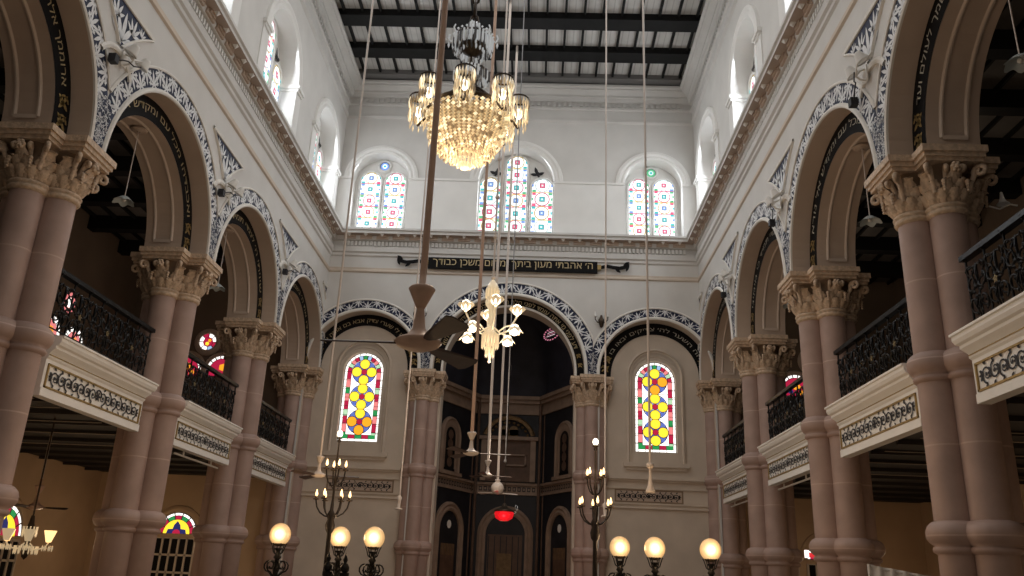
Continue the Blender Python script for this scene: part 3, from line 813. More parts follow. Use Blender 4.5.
for i in range(3):
    Fi, L = facet_frame(i)
    so = MB(Fi); R = .62 if i != 1 else .66
    zc = 1.35
    ring(so, 0, zc, [(R,-.01),(R,-.08),(R+.07,-.11),(R+.14,-.07),(R+.2,-.11),(R+.28,-.06),(R+.28,0)], 0, 28, zleg=FL)
    so.build('door_surround', 'apse_stone', apse)
    bs = MB(Fi)
    arch_poly(bs, 0, R, FL, zc, -.015, 0)
    if i == 1:
        rect(bs, -R+.08, R-.08, FL, 1.35, -.03, 1); rect(bs, -.26, .24, FL, .75, -.04, 2)
        for k in range(6): rect(bs, -R+.1+k*.2, -R+.13+k*.2, FL, 1.3, -.035, 0)
    else:
        rect(bs, -.42, .42, FL, .95, -.03, 1)
        for k in range(9): rect(bs, -.42+.095*k, -.38+.095*k, .60, .95, -.035, 2)
        disc(bs, 0, 1.55, .13, -.035, 3)
    bs.build('recess', ['apse_dark', 'apse_brown', 'curtain_dull', 'white_metal'], apse, recalc=False)
    if i != 1:
        ox = -.22 if i == 0 else .22
        aw_ = MB(lambda p: Fi((p[0]+ox, p[1], p[2])))
        ring(aw_, 0, 4.35, [(.36,-.01),(.36,-.05),(.50,-.06),(.56,-.10),(.62,-.06),(.64,0)], 0, 24, zleg=3.1)
        aw_.box(-.7, .7, 3.08, 3.2, -.12, .0)
        aw_.build('window_surround', 'apse_stone', apse)
        gw = MB(lambda p: Fi((p[0]+ox, p[1], p[2]))); arch_poly(gw, 0, .36, 3.25, 4.35, -.02, 0)
        for k in range(4): disc(gw, 0, 3.5+.3*k, .16, -.03, 1, 12)
        ring(gw, 0, 4.35, [(.30,-.03),(.36,-.035)], 2, 20, zleg=3.3)
        gw.build('leaded_panel', ['black', 'apse_brown', 'apse_stone'], apse, recalc=False)

# gilded aedicule on the middle facet of the apse
Fi, L = facet_frame(1)
pd = thing('gilded_pediment', 'dim gilded curved pediment over a brown panel in the dark apse', 'pediment', (0, 28.9, 3.1))
off = (0, 28.9, 3.1)
p = MB(Fi); p.box(-.95, .95, 3.1, 4.55, -.10, -.01); p.build('panel', 'apse_brown', pd, off)
p = MB(Fi)
for x in (-.85, .85): p.box(x-.09, x+.09, 3.1, 4.5, -.2, -.1)
p.box(-1.02, 1.02, 4.5, 4.62, -.25, -.1); p.build('frame', 'apse_stone', pd, off)
p = MB(Fi); ring(p, 0, 4.40, [(.80,-.12),(.80,-.26),(.90,-.28),(.96,-.18),(.96,-.12)], 0, 24, a0=.3, a1=PI-.3)
for k in range(11):
    a = .4+(PI-.8)*k/10
    p.sphere((.70*cos(a), 4.40+.70*sin(a), -.2), .05, 8, 5)
p.build('gilded_arch', 'dull_gold', pd, off)
p = MB(Fi)
for sx in (-.16, .16): ring(p, sx, 4.85, [(.0,-.15),(.15,-.15)], 0, 12, zleg=4.66)
rect(p, -.31, .31, 4.64, 4.87, -.15, 0); p.build('tablets', 'dull_gold', pd, off)
pf = MB(Fi); x0, x1, z0, z1 = -.1, .62, 3.62, 4.02
for a in ((x0,x1,z0,z0+.05),(x0,x1,z1-.05,z1),(x0,x0+.05,z0,z1),(x1-.05,x1,z0,z1)): pf.box(*a, -.16, -.11)
pf.build('small_frame', 'apse_stone', pd, off)
# glowing rosette window in the half dome
rw = thing('window_rosette', 'small round pink and white glowing rosette high in the dark apse dome', 'window', (1.36, 27.1, 7.95))
def rosF(p): 
    v = Vector((p[0], 0, p[1])); 
    q = Matrix.Rotation(-.5, 3, 'Z') @ Matrix.Rotation(-.45, 3, 'X') @ Vector((p[0], p[2], p[1])); return (1.36+q.x, 27.0+q.y, 7.86+q.z)
r_ = MB(rosF)
vs_, fs_ = [], []
for k in range(36):
    a = 2*PI*k/36; vs_ += [(.24*cos(a), .24*sin(a), -.01), (.30*cos(a), .30*sin(a), -.01)]
for k in range(36): r_.m.append(0 if k % 2 else 1); r_.sm.append(False); fs_.append([2*k, 2*k+1, (2*k+3) % 72, (2*k+2) % 72])
r_.v = [r_.T(p) for p in vs_]; r_.f = fs_
r_.build('bead_ring', ['star_pink', 'apse_dark'], rw, (1.36,27.1,7.95), recalc=False)
r_ = MB(rosF)
for k in range(4): r_.add([(-.16, -.14+.08*k, -.02), (.14, -.05+.08*k, -.02), (.16, -.02+.08*k, -.02), (-.14, -.11+.08*k, -.02)], [(0,1,2,3)], k % 2)
r_.build('striped_pane', ['star_white', 'star_pink'], rw, (1.36,27.1,7.95), recalc=False)

# ---- windows (structure): clerestory
wn = 1
def win(name_extra=None):
    global wn
    e = thing('window_%d' % wn, '', 'window'); del e['label']; del e['category']; e['kind'] = 'structure'; wn += 1
    return e
def bird_ornament(mb, x, z, d, sg):
    petal(mb, (x, z), PI/2+.3*sg, .34, .12, lambda a, b: (a, b, d)); petal(mb, (x, z), .5 if sg > 0 else PI-.5, .26, .12, lambda a, b: (a, b, d))
    petal(mb, (x, z), -.9 if sg > 0 else PI+.9, .30, .10, lambda a, b: (a, b, d)); petal(mb, (x, z), PI-.2 if sg > 0 else .2, .26, .12, lambda a, b: (a, b, d))
    disc(mb, x, z+.05, .09, d-.004, 0, 8)
def triple(frame, c, ph):
    w = win()
    for dx, hw, zs, p in ((-.90,.38,12.76,ph),(0,.37,13.63,ph+1),(.90,.38,12.76,ph+2)):
        g = MB(frame); upper_light(g, c+dx, hw, 11.05, zs, .47, p); g.build('stained_glass_light', UPM, w, recalc=False)
        f = MB(frame); ring(f, c+dx, zs, [(hw,.47),(hw,.42),(hw+.04,.40),(hw+.07,.44),(hw+.07,.5)], 0, 20, zleg=10.9); f.build('light_frame', 'plaster_white', w)
    o = MB(frame)
    for e in (-1, 1): bird_ornament(o, c+e*.72, 13.27, .46, e)
    o.build('painted_ornament', 'ink', w, recalc=False)
    f = MB(frame); f.box(c-1.3, c+1.3, 10.85, 11.02, .36, .5); f.build('sill', 'plaster_white', w)
def double(frame, c, ph):
    w = win()
    for dx in (-.43, .43):
        g = MB(frame); upper_light(g, c+dx, .36, 11.05, 12.86, .47, ph+(dx > 0)); g.build('stained_glass_light', UPM, w, recalc=False)
        f = MB(frame); ring(f, c+dx, 12.86, [(.36,.47),(.36,.42),(.39,.40),(.42,.44),(.42,.5)], 0, 20, zleg=10.9); f.build('light_frame', 'plaster_white', w)
    g = MB(frame); disc(g, c, 13.47, .17, .47, 0, 20); disc(g, c, 13.47, .15, .465, 5 if c < 0 else 6, 20); disc(g, c, 13.47, .085, .46, 1 if c < 0 else 2, 12); disc(g, c, 13.47, .05, .455, 4, 8)
    g.build('oculus_glass', UPM, w, recalc=False)
    f = MB(frame); ring(f, c, 13.47, [(.17,.47),(.17,.43),(.21,.41),(.25,.45),(.25,.5)], 0, 24, a0=0, a1=2*PI); f.build('oculus_frame', 'plaster_white', w)
    f = MB(frame); f.box(c-.98, c+.98, 10.85, 11.02, .36, .5); f.build('sill', 'plaster_white', w)
triple(far_frame, 0, 1); double(far_frame, -XN, 0); double(far_frame, XN, 1)
for s in (-1, 1):
    for i, c in enumerate(YC): triple(side_frame(s), c, i)
# lower stained glass windows in the niches
for e, o in ((-1, 'low'), (1, 'high')):
    w = win()
    g = MB(far_frame); lower_window(g, e*4.68, .635, 3.85, 6.09, .60, o); g.build('stained_glass_pane', LOM, w, recalc=False)
# aisle end windows: fanlight over gridded door, gallery tracery
def endF(p): return (p[0], YE+p[2], p[1])
def fanlight(F, c, zb, R):
    w = win(); g = MB(F); disc(g, c, zb, R, -.02, 0, 32, 0, PI)
    for k in range(7):
        a0 = PI*k/7+.03; a1 = PI*(k+1)/7-.03; am = (a0+a1)/2
        def sect(r0, r1, mi): g.add([(c+r*cos(a), zb+r*sin(a), -.03) for r, a in ((r1,a0),(r1,am),(r1,a1),(r0,a1),(r0,am),(r0,a0))], [tuple(range(6))], mi)
        sect(R*.87, R*.98, 1); sect(R*.68, R*.85, (2,2,4,2,4,2,2)[k])
    disc(g, c, zb, R*.66, -.032, 6, 24, 0, PI)
    g.add([(c-R*.5, zb, -.036),(c-R*.44, zb+R*.2, -.036),(c-R*.2, zb+R*.22, -.036),(c-R*.16, zb+R*.4, -.036),(c, zb+R*.6, -.036),(c+R*.16, zb+R*.4, -.036),(c+R*.2, zb+R*.22, -.036),(c+R*.44, zb+R*.2, -.036),(c+R*.5, zb, -.036)], [tuple(range(9))], 10)
    disc(g, c, zb, R*.2, -.04, 2, 12, 0, PI)
    g.build('stained_glass_pane', LOM, w, recalc=False)
def griddoor(F, c, hw, zt, nm):
    d = thing('door_%d' % nm, '', 'door'); del d['label']; del d['category']; d['kind'] = 'structure'
    p = MB(F); rect(p, c-hw, c+hw, FL, zt, -.015, 0); p.build('door_leaf', 'black', d, recalc=False)
    f = MB(F)
    for x in [c-hw+2*hw*k/5 for k in range(6)]: f.box(x-.03, x+.03, FL, zt, -.05, -.01)
    for k in range(6): z = zt-.5*k; f.box(c-hw, c+hw, z-.03, z+.03, -.05, -.01)
    f.build('glazing_grid', 'plaster_cream', d)
for s, n in ((-1, 1), (1, 2)):
    fanlight(endF, s*9.72-(.22 if s < 0 else 0), .86, .62); griddoor(endF, s*9.72-(.22 if s < 0 else 0), .62, .74, n)
def side_end(s): return lambda p: (s*(XA+p[2]), p[0], p[1])
fanlight(side_end(-1), 21.6, .50, .80); griddoor(side_end(-1), 21.6, .8, .40, 3)
for dy in (-.62, .62):
    w = win(); g = MB(side_end(-1)); arch_poly(g, 22.2+dy, .5, 5.5, 5.9, -.02, 0)
    for k in range(7):
        a0 = PI*k/7+.04; a1 = PI*(k+1)/7-.04
        g.add([(22.2+dy+r*cos(a), 5.9+r*sin(a), -.03) for r, a in ((.49,a0),(.49,a1),(.36,a1),(.36,a0))], [(0,1,2,3)], 1)
    arch_poly(g, 22.2+dy, .34, 5.52, 5.9, -.03, 3); disc(g, 22.2+dy, 5.9, .2, -.034, 7, 6); g.build('stained_glass_pane', LOM, w, recalc=False)
w = win(); g = MB(side_end(-1)); disc(g, 22.2, 6.95, .34, -.02, 0, 24); disc(g, 22.2, 6.95, .31, -.03, 3, 9); disc(g, 22.2, 6.95, .16, -.034, 1, 7); g.build('stained_glass_pane', LOM, w, recalc=False)
am = MB(side_end(-1)); ring(am, 21.6, .5, [(.85,0),(.85,-.05),(.95,-.08),(1.05,0)], 0, 24); am.build('fanlight_arch_moulding', 'aisle_wall', bpy.data.objects['wall_aisle_left'])
for s in (-1, 1):
    for dx in (-.58, .58):
        w = win(); g = MB(endF); c = s*9.72-(.22 if s < 0 else 0)+dx; arch_poly(g, c, .5, 5.77, 5.97, -.02, 0)
        for k in range(9):
            a0 = PI*k/9+.04; a1 = PI*(k+1)/9-.04
            g.add([(c+r*cos(a), 5.97+r*sin(a), -.03) for r, a in ((.49,a0),(.49,a1),(.41,a1),(.41,a0))], [(0,1,2,3)], 1)
        arch_poly(g, c, .39, 5.79, 5.97, -.03, 2); disc(g, c+.03, 6.08, .13, -.034, 7, 5); disc(g, c-.17, 5.92, .09, -.036, 10, 5); disc(g, c+.2, 5.88, .1, -.036, 7, 5)
        g.build('stained_glass_pane', LOM, w, recalc=False)
    w = win(); g = MB(endF); c = s*9.72-(.22 if s < 0 else 0); disc(g, c, 6.92, .29, -.02, 0, 28)
    for k in range(8):
        a0 = 2*PI*k/8+.06; a1 = 2*PI*(k+1)/8-.06
        g.add([(c+r*cos(a), 6.92+r*sin(a), -.03) for r, a in ((.28,a0),(.28,(a0+a1)/2),(.28,a1),(.17,a1),(.17,a0))], [tuple(range(5))], (1,1,2,1,1,1,9,2)[k])
    disc(g, c, 6.92, .16, -.032, 2, 8); disc(g, c-.02, 6.86, .07, -.036, 6, 5); disc(g, c+.05, 6.97, .06, -.036, 7, 5)
    g.build('stained_glass_pane', LOM, w, recalc=False)

# ================================================================== THINGS
# ------------------------------------------------------------------ clustered pillars
LOBES = [(.31,0),(-.31,0),(0,.31),(0,-.31)]
def acanthus(mb, c, ang, r0, z0, h, w, lean, mi=0):
    """one curling leaf standing against a bell"""
    rows = []; N = 8
    ca, sa = cos(ang), sin(ang)
    for i in range(N+1):
        t = i/N
        out = r0 + lean*(t**2.2) + (.05*sin(PI*min(1, t)) if t < 1 else 0)
        z = z0 + h*(t if t < .8 else .8+ .2*(t-.8)/.2*.4 - .12*((t-.8)/.2)**2)
        hw = w*(.55+.6*sin(PI*min(t*1.05, 1)*.8))*(1 if t < .85 else (1-t)/.15*.8+.2)*(1+.55*(i % 2))
        row = []
        for j in range(-2, 3):
            q = j/2*hw; bulge = -.035*abs(j)/2 + (.02 if abs(j) == 1 else 0)
            row.append((c[0]+(out+bulge)*ca - q*sa, c[1]+(out+bulge)*sa + q*ca, z))
        rows.append(row)
    mb.grid(rows, mi, True)
def volute(mb, c, ang, r0, z0, R, mi=0):
    ca, sa = cos(ang), sin(ang); path = []
    for i in range(15):
        t = i/14; a = PI*1.15 - t*2.6*PI; r = R*(1-.75*t)
        x = r0 + R*.2 + r*cos(a); z = z0 + r*sin(a); path.append((c[0]+x*ca, c[1]+x*sa, z))
    stem = [(c[0]+(r0-.16)*ca, c[1]+(r0-.16)*sa, z0-.30), (c[0]+(r0-.12)*ca, c[1]+(r0-.12)*sa, z0-.15)]
    mb.tube(stem+path, [.035, .035]+[.042-.018*i/14 for i in range(15)], 6, mi)
def make_pillar(label):
    zf = FL
    root = thing('clustered_pillar', label, 'pillar', (0,0,FL), 0, 'clustered stone pillars of the hall')
    off = (0,0,FL)
    for (x, y) in LOBES:
        m = MB(); m.lathe([(.0,-1.3),(.255,-1.3),(.25,1.0),(.247,3.0),(.24,5.22)], (x,y), 28); m.build('shaft', 'shaft_stone', root, off)
    m = MB(); 
    for x, y in LOBES:
        m.lathe([(.33,-1.6),(.33,-1.42),(.38,-1.38),(.38,-1.32),(.30,-1.26),(.255,-1.2)], (x,y), 28)
    m.box(-.8,.8,-.42,.42,-1.6,-1.45); m.box(-.42,.42,-.8,.8,-1.6,-1.45)
    m.build('base', 'shaft_stone', root, off)
    def coll(name, prof):
        m = MB()
        for x, y in LOBES: m.lathe(prof, (x,y), 32)
        m.build(name, 'shaft_stone', root, off)
    coll('lower_moulding', [(.25,.50),(.295,.53),(.305,.56),(.295,.59),(.27,.60),(.32,.64),(.365,.70),(.37,.78),(.345,.85),(.295,.90),(.245,.92)])
    coll('gallery_moulding', [(.24,2.74),(.285,2.77),(.295,2.80),(.285,2.83),(.265,2.84),(.31,2.88),(.35,2.95),(.355,3.03),(.33,3.10),(.28,3.15),(.24,3.17)])
    m = MB()
    for x, y in LOBES:
        m.lathe([(.24,5.10),(.275,5.12),(.29,5.15),(.275,5.18),(.265,5.185),(.29,5.20),(.30,5.225),(.285,5.25),(.255,5.26)], (x,y), 32)
    m.build('necking', 'capital_stone', root, off)
    m = MB()
    for x, y in LOBES:
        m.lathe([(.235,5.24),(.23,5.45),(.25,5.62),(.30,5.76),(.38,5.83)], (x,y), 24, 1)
        base = math.atan2(y, x)
        for k in range(12):
            a = base + 2*PI*k/12
            if cos(a-base) > -.3:
                acanthus(m, (x,y), a, .262, 5.25, .24, .050, .13)
                acanthus(m, (x,y), a+PI/12, .255, 5.26, .39, .046, .18)
                if k % 2 == 0:
                    acanthus(m, (x,y), a, .25, 5.30, .50, .060, .27)
        for e in (-1, 1):
            volute(m, (x,y), base+e*PI/4, .50, 5.70, .095); volute(m, (x,y), base+e*.30, .38, 5.72, .055)
        px, py = x+.42*cos(base), y+.42*sin(base)
        for q in range(6):
            a = 2*PI*q/6; tx, ty = -sin(base), cos(base)
            m.sphere((px+.05*cos(a)*tx+.02*cos(base), py+.05*cos(a)*ty+.02*sin(base), 5.72+.05*sin(a)), .035, 8, 5)
        m.sphere((px+.04*cos(base), py+.04*sin(base), 5.72), .035, 8, 5)
        for e in (-1, 1):   # grape clusters lower on the bell
            aa = base+e*.42
            for q in range(4): m.sphere((x+.40*cos(aa), y+.40*sin(aa), 5.53-.045*q), .035-.004*q, 7, 5)
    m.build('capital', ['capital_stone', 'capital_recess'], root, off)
    m = MB()
    def cross(h, r): return [(r,-h),(r,h),(h,h),(h,r),(-h,r),(-h,h),(-r,h),(-r,-h),(-h,-h),(-h,-r),(h,-r),(h,-h)]
    for h, r, z0, z1 in ((.40,.74,5.82,5.88),(.43,.77,5.88,5.95),(.46,.80,5.95,6.05)): m.prism(cross(h, r), z0, z1)
    m.build('abacus', 'capital_stone', root, off)
    return root
names = {
 (-1,1): 'thick clustered stone pillar nearest on the left side, foliage capital cut by left edge',
 (-1,2): 'clustered stone pillar second from front on the left, between two balconies',
 (-1,3): 'clustered stone pillar third from front on the left, before red stained glass',
 (-1,4): 'clustered stone pillar in the far left corner beside the left yellow window',
 (1,1): 'thick clustered stone pillar nearest on the right side, beside the nearest right balcony',
 (1,2): 'clustered stone pillar second from front on the right, between two balconies',
 (1,3): 'clustered stone pillar third from front on the right, before the gallery stained glass',
 (1,4): 'clustered stone pillar in the far right corner beside the right yellow window'}
pil0 = make_pillar('')
first = True
for (s, i), lb in names.items():
    if first: pil0.location = (s*XP, YP[i], FL); pil0['label'] = lb; first = False
    else: dup(pil0, (s*XP, YP[i], FL), 0, lb)
for e, sd in ((-1, 'left'), (1, 'right')):
    q_ = dup(pil0, (e*2.64, 25.72, FL), 0, 'clustered stone pillar carrying the %s foot of the main far arch' % sd); q_.scale = (.84, .84, 1)

# ------------------------------------------------------------------ balconies
def make_balcony(sg):
    """sg = +1: the long end points to -y (left side of the nave)"""
    root = thing('gallery_balcony', '', 'balcony', (0,0,0), 0, 'gallery balconies between the pillars')
    Ya, Yb = sorted((-sg*1.80, sg*1.47)); YM = (Ya+Yb)/2; L0 = Yb-Ya
    m = MB(); m.box(-.16, 0, Ya, Yb, 2.28, 2.86); m.box(-.16, .015, Ya, Yb, 2.28, 2.40)
    m.build('parapet', 'balcony_cream', root)
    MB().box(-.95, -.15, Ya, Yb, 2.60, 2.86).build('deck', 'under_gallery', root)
    m = MB(); prof = [(0,2.84),(.03,2.87),(.03,2.92),(.06,2.95),(.12,3.00),(.12,3.04),(.17,3.06),(.20,3.11),(.20,3.16),(.23,3.17),(.23,3.20),(.0,3.20)]
    rows = [[(-.95, Ya-(a*.5 if sg < 0 else 0), z), (a*.85, Ya-(a*.5 if sg < 0 else 0), z), (a*.85, Yb+(a*.5 if sg > 0 else 0), z), (-.95, Yb+(a*.5 if sg > 0 else 0), z)] for a, z in prof]
    m.grid(rows); m.add([(-.95,Ya,3.2),(.0,Ya,3.2),(0,Yb,3.2),(-.95,Yb,3.2)], [(0,1,2,3)])
    m.build('cornice', 'balcony_cream', root)
    m = MB()
    y0, y1 = Ya+.07, Yb-.07
    for a in ((y0,y1,2.755,2.78),(y0,y1,2.415,2.44),(y0,y0+.03,2.415,2.78),(y1-.03,y1,2.415,2.78)): m.box(-.005, .022, *a)
    m.box(.03, .036, Ya, Yb, 2.895, 2.91)
    m.build('gold_border', 'gold', root)
    m = MB(); arabesque(m, lambda x, y: (.012, YM+x, 2.598+y), L0-.22, .32, 0, 7); m.build('painted_scroll', 'ink', root, recalc=False)
    rl = MB(); x = -.10; z0, z1 = 3.20, 4.20
    L = L0-.04; n = 7; w = L/n; yl, yr = YM-L/2, YM+L/2
    for k in range(n+1):
        y = yl+w*k; rl.tube([(x,y,z0),(x,y,z1)], .018, 6)
        rl.tube([(x+.03,y,z1-.02),(x+.055,y,z1+.03),(x+.03,y,z1+.07),(x+.005,y,z1+.03),(x+.03,y,z1-.02)], .010, 5)
    for z in (z0+.06, z0+.14, z1-.14): rl.tube([(x,yl,z),(x,yr,z)], .014, 6)
    def spiral(cy, cz, R, a0, sgn, turns=1.7, r=.015):
        P = []
        for i in range(20):
            t = i/19; a = a0+sgn*turns*2*PI*t; rr = R*(1-.8*t); P.append((x+.03*sin(6*t), cy+rr*cos(a), cz+rr*sin(a)))
        rl.tube(P, r, 5)
    for k in range(n):
        yc = yl+w*(k+.5)
        for e in (-1, 1):
            spiral(yc+e*w*.24, z0+.62, w*.24, PI/2, -e)
            spiral(yc+e*w*.24, z0+.34, w*.23, -PI/2, e)
            spiral(yc+e*w*.28, z0+.82, w*.17, -PI/2, e, 1.3, .012)
            rl.tube([(x,yc+e*w*.03,z0+.14),(x+.05,yc+e*w*.10,z0+.30),(x,yc+e*w*.02,z0+.5),(x+.05,yc+e*w*.10,z0+.72),(x,yc,z0+.88)], .013, 5)
            for q in range(5): rl.octa((x+.03, yc+e*w*(.12+.08*q), z0+.22+.15*q), .020, .045)
        for a in range(0, 360, 60):
            A = math.radians(a); rl.octa((x+.03, yc+.075*cos(A), z0+.5+.075*sin(A)), .026, .035)
        rl.tube([(x,yc,z0+.14),(x,yc,z1-.14)], .012, 5)
    rail = rl.build('railing', 'iron', root)
    h = MB(); h.box(x-.055, x+.055, yl-.07, yr+.07, z1, z1+.07); h.build('handrail', 'iron', rail)
    for k in range(1, n, 2):
        yc = yl+w*(k+.5); m = MB()
        m.T = lambda p: (x+.05+p[2], yc+p[0], z0+.5+p[1])
        for a in range(0, 360, 72): petal(m, (0,0), math.radians(a+18), .06, .035, lambda u, v: (u, v, 0))
        m.build('gilt_rosette', 'gilt_dull', rail, recalc=False)
    return root
mat('gilt_dull', (.20, .15, .07), .5, .5)
bl = {(-1,1): 'cream balcony at left between first and second pillars, black scroll panel, iron railing',
      (-1,2): 'cream balcony at left between second and third pillars, red glass above its railing',
      (-1,3): 'cream balcony at left nearest the far wall, beside left yellow window',
      (1,0): 'cream balcony at right edge of view, nearest, with large iron scroll railing',
      (1,1): 'cream balcony at right between first and second pillars, black scroll panel',
      (1,2): 'cream balcony at right between second and third pillars, red glass above railing',
      (1,3): 'cream balcony at right nearest the far wall, beside right yellow window'}
protos = {}
for (s, i), lb in bl.items():
    loc = (s*6.46, YC[i], 0); rz = 0 if s < 0 else PI
    if s not in protos:
        protos[s] = b0 = make_balcony(-s); b0.location = loc; b0.rotation_euler = (0,0,rz); b0['label'] = lb
    else: dup(protos[s], loc, rz, lb)

# ------------------------------------------------------------------ inscription board on the far wall
def far_frame2(p): return (p[0], YF-.055 + p[2], p[1])
ib = thing('inscription_board', 'long black board with gold Hebrew lettering and scrolled ends below the far cornice', 'sign', (0, YF, 9.67))
off = (0, YF, 9.67)
m = MB(); m.box(-2.78, 2.78, YF-.13, YF-.055, 9.48, 9.87); bd = m.build('board', 'black', ib, off)
m = MB(far_frame2); vs, fs, w = text_shapes('ה׳ אהבתי מעון ביתך ומקום משכן כבודך', .34); k = 5.25/w
m.add([(x*k, 9.675+y*1.0, -.078) for x, y in vs], fs, 0); m.build('lettering', 'gold_letter', ib, off, recalc=False)
for e in (-1, 1):
    MB().box(*sorted((e*2.78, e*2.90)), YF-.14, YF-.07, 9.60, 9.77).build('gold_knob', 'gold', ib, off)
for e in (-1, 1):
    m = MB(); m.T = far_frame2
    P = [(2.90,9.69),(3.1,9.74),(3.3,9.70),(3.5,9.68),(3.7,9.72),(3.82,9.78)]
    up = [(e*u, z+.055, -.06) for u, z in P]; lo = [(e*u, z-.055, -.06) for u, z in P]
    m.grid([up, lo]); m.grid([[(a,b,-.02) for a,b,c in up],[(a,b,c) for a,b,c in up]]); m.grid([[(a,b,-.02) for a,b,c in lo],[(a,b,c) for a,b,c in lo]])
    m.T = far_frame2
    petal(m, (e*3.35, 9.66), -PI/2+e*.9+ (0 if e > 0 else 0), .24, .10, lambda x, y: (x, y, -.07))
    petal(m, (e*3.62, 9.74), PI/2-e*.9, .26, .12, lambda x, y: (x, y, -.07))
    petal(m, (e*3.80, 9.80), -PI/2 - e*.35, .26, .10, lambda x, y: (x, y, -.07))
    m.build('scrolled_end', 'black', ib, off, label='black ribbon-like scrolled end with pale edge')

# ------------------------------------------------------------------ ceiling fans on long rods
ZCE = 16.25
def fan(loc, label, blade, ang0, rodmat, motmat='rod_white', rod_r=.022, ztop=ZCE, blademat='blade_brown', scale=1, group='ceiling fans on long rods', tilt=.25, nb=3, globe=False):
    x, y, z = loc
    f = thing('ceiling_fan', label, 'fan', loc, 0, group)
    m = MB(); m.tube([(0,0,.30*scale),(0,0,ztop-z)], rod_r, 8); m.build('rod', rodmat, f)
    m = MB(); m.lathe([(.0,.30*scale),(.035*scale,.30*scale),(.05*scale,.33*scale),(.10*scale,.44*scale),(.115*scale,.47*scale),(.10*scale,.49*scale),(.03*scale,.50*scale),(.03*scale,.62*scale),(.02*scale,.66*scale)], n=16); m.build('cup_canopy', motmat, f)
    m = MB()
    if globe: m.sphere((0,0,.12), .17, 16, 10)
    else: m.lathe([(0,-.06*scale),(.09*scale,-.06*scale),(.17*scale,-.03*scale),(.20*scale,.005*scale),(.17*scale,.03*scale),(.10*scale,.06*scale),(.055*scale,.12*scale),(.045*scale,.20*scale),(.03*scale,.31*scale)], n=20)
    m.build('motor', motmat, f)
    for k in range(nb):
        a = ang0+2*PI*k/nb; m = MB(); ca, sa = cos(a), sin(a)
        def P(r, q, zz): return (r*ca-q*sa, r*sa+q*ca, zz)
        w0, w1 = .05*scale, .10*scale; t = tilt
        top = [P(.14*scale,-.02,0),P(.14*scale,.02,0),P(.26*scale,w0,.0+w0*t),P(blade*.95,w1,w1*t),P(blade,w1*.6,w1*t*.6),P(blade,-w1*.6,-w1*t*.6),P(blade*.95,-w1,-w1*t),P(.26*scale,-w0,-w0*t)]
        n = len(top); bot = [(a_,b_,c_-.012) for a_,b_,c_ in top]
        m.add(top+bot, [tuple(range(n)), tuple(range(n,2*n))[::-1]]+[(i,(i+1)%n,n+(i+1)%n,n+i) for i in range(n)])
        m.build('blade', blademat, f)
    return f
fan((-.06, 6.6, 1.81), 'large dark bladed ceiling fan nearest the camera on a brown wooden rod', .80, 1.06, 'wood_brown', 'wood_brown', .030, scale=1, tilt=-.30)
fan((-.16, 14.2, 1.98), 'ceiling fan with pale motor on a brownish rod, hanging before the apse left of centre', .68, .05, 'wood_brown', 'rod_white', .030, blademat='blade_brown', scale=.72)
fan((-.20, 20.2, 2.30), 'small pale ceiling fan low in front of the apse, right of the pale motored fan', .60, .3, 'rod_white', 'rod_white', .035, blademat='blade_brown', scale=.72)
fan((-.05, 22.6, 2.13), 'ceiling fan with round cream globe motor directly above the red hanging lamp', .60, .5, 'rod_white', 'rod_white', .035, blademat='rod_white', globe=True, scale=.7)
fan((-2.58, 13.6, 1.45), 'pale ceiling fan on a white rod at left, beside the left candelabrum', .66, .15, 'rod_white', 'rod_white', .020, blademat='blade_brown', scale=.62)
def hanging_fitting(loc, label, r=.018, ztop=ZCE, cone=True):
    x, y, z = loc
    f = thing('hanging_rod', label, 'hanging rod', loc, 0, 'thin white rods hanging from the ceiling')
    m = MB(); m.tube([(0,0,.10),(0,0,ztop-z)], r, 8); m.build('rod', 'rod_white', f)
    m = MB(); m.lathe([(0,-.05),(.075,-.05),(.08,-.02),(.045,.05),(.03,.14),(.02,.2)] if cone else [(0,-.04),(.08,-.04),(.08,-.02),(.025,0),(.04,.12),(.055,.2),(.02,.24)], n=16); m.build('end_cap', 'rod_white', f)
    if cone:
        m = MB(); m.lathe([(.02,.34),(.05,.35),(.06,.42),(.02,.44)], n=12); m.build('collar', 'rod_white', f)
    return f
hanging_fitting((2.83, 13.8, 1.44), 'white hanging rod with cone end, in front of the right yellow stained glass window', .02)
hanging_fitting((-1.80, 17.2, 1.25), 'thin white hanging rod ending left of the left central pillar', .018, cone=False)
hanging_fitting((2.36, 17.0, 1.25), 'thin white hanging rod before the right central pillar, right of candelabrum', .018, cone=False)
w = thing('hanging_wire', 'thin grey wire hanging in front of the apse, right of the white rods', 'wire', (.31, 17.6, 2.33))
m = MB(); m.tube([(0,0,0),(0,0,ZCE-2.33)], .012, 6); m.build('wire_strand', 'grey_wire', w)
m = MB(); m.lathe([(0,-.05),(.03,-.04),(.03,.0),(.012,.03)], n=8); m.build('weight', 'grey_wire', w)

# ------------------------------------------------------------------ great crystal chandelier
def bead_ring(mb, R, z, n, r, h, mi=0, phase=0):
    for k in range(n):
        a = 2*PI*(k+phase)/n; mb.octa((R*cos(a), R*sin(a), z), r, h, mi)
def prism_fringe(mb, R, z0, h, n, r, mi=0):
    mi0 = mi
    for k in range(n):
        a = 2*PI*k/n; x, y = R*cos(a), R*sin(a)
        if mi0 is None: mi = random.choice((0,0,0,1,2))
        mb.add([(x+r*cos(b), y+r*sin(b), z) for z in (z0, z0-h*.8) for b in (0, PI/2, PI, 3*PI/2)]+[(x,y,z0-h)],
               [(0,1,5,4),(1,2,6,5),(2,3,7,6),(3,0,4,7),(4,5,8),(5,6,8),(6,7,8),(7,4,8)], mi)
zc0 = 5.16
ch = thing('crystal_chandelier', 'huge lit crystal chandelier with beaded bowl hanging high under the ceiling', 'chandelier', (.02, 8.60, zc0))
m = MB()
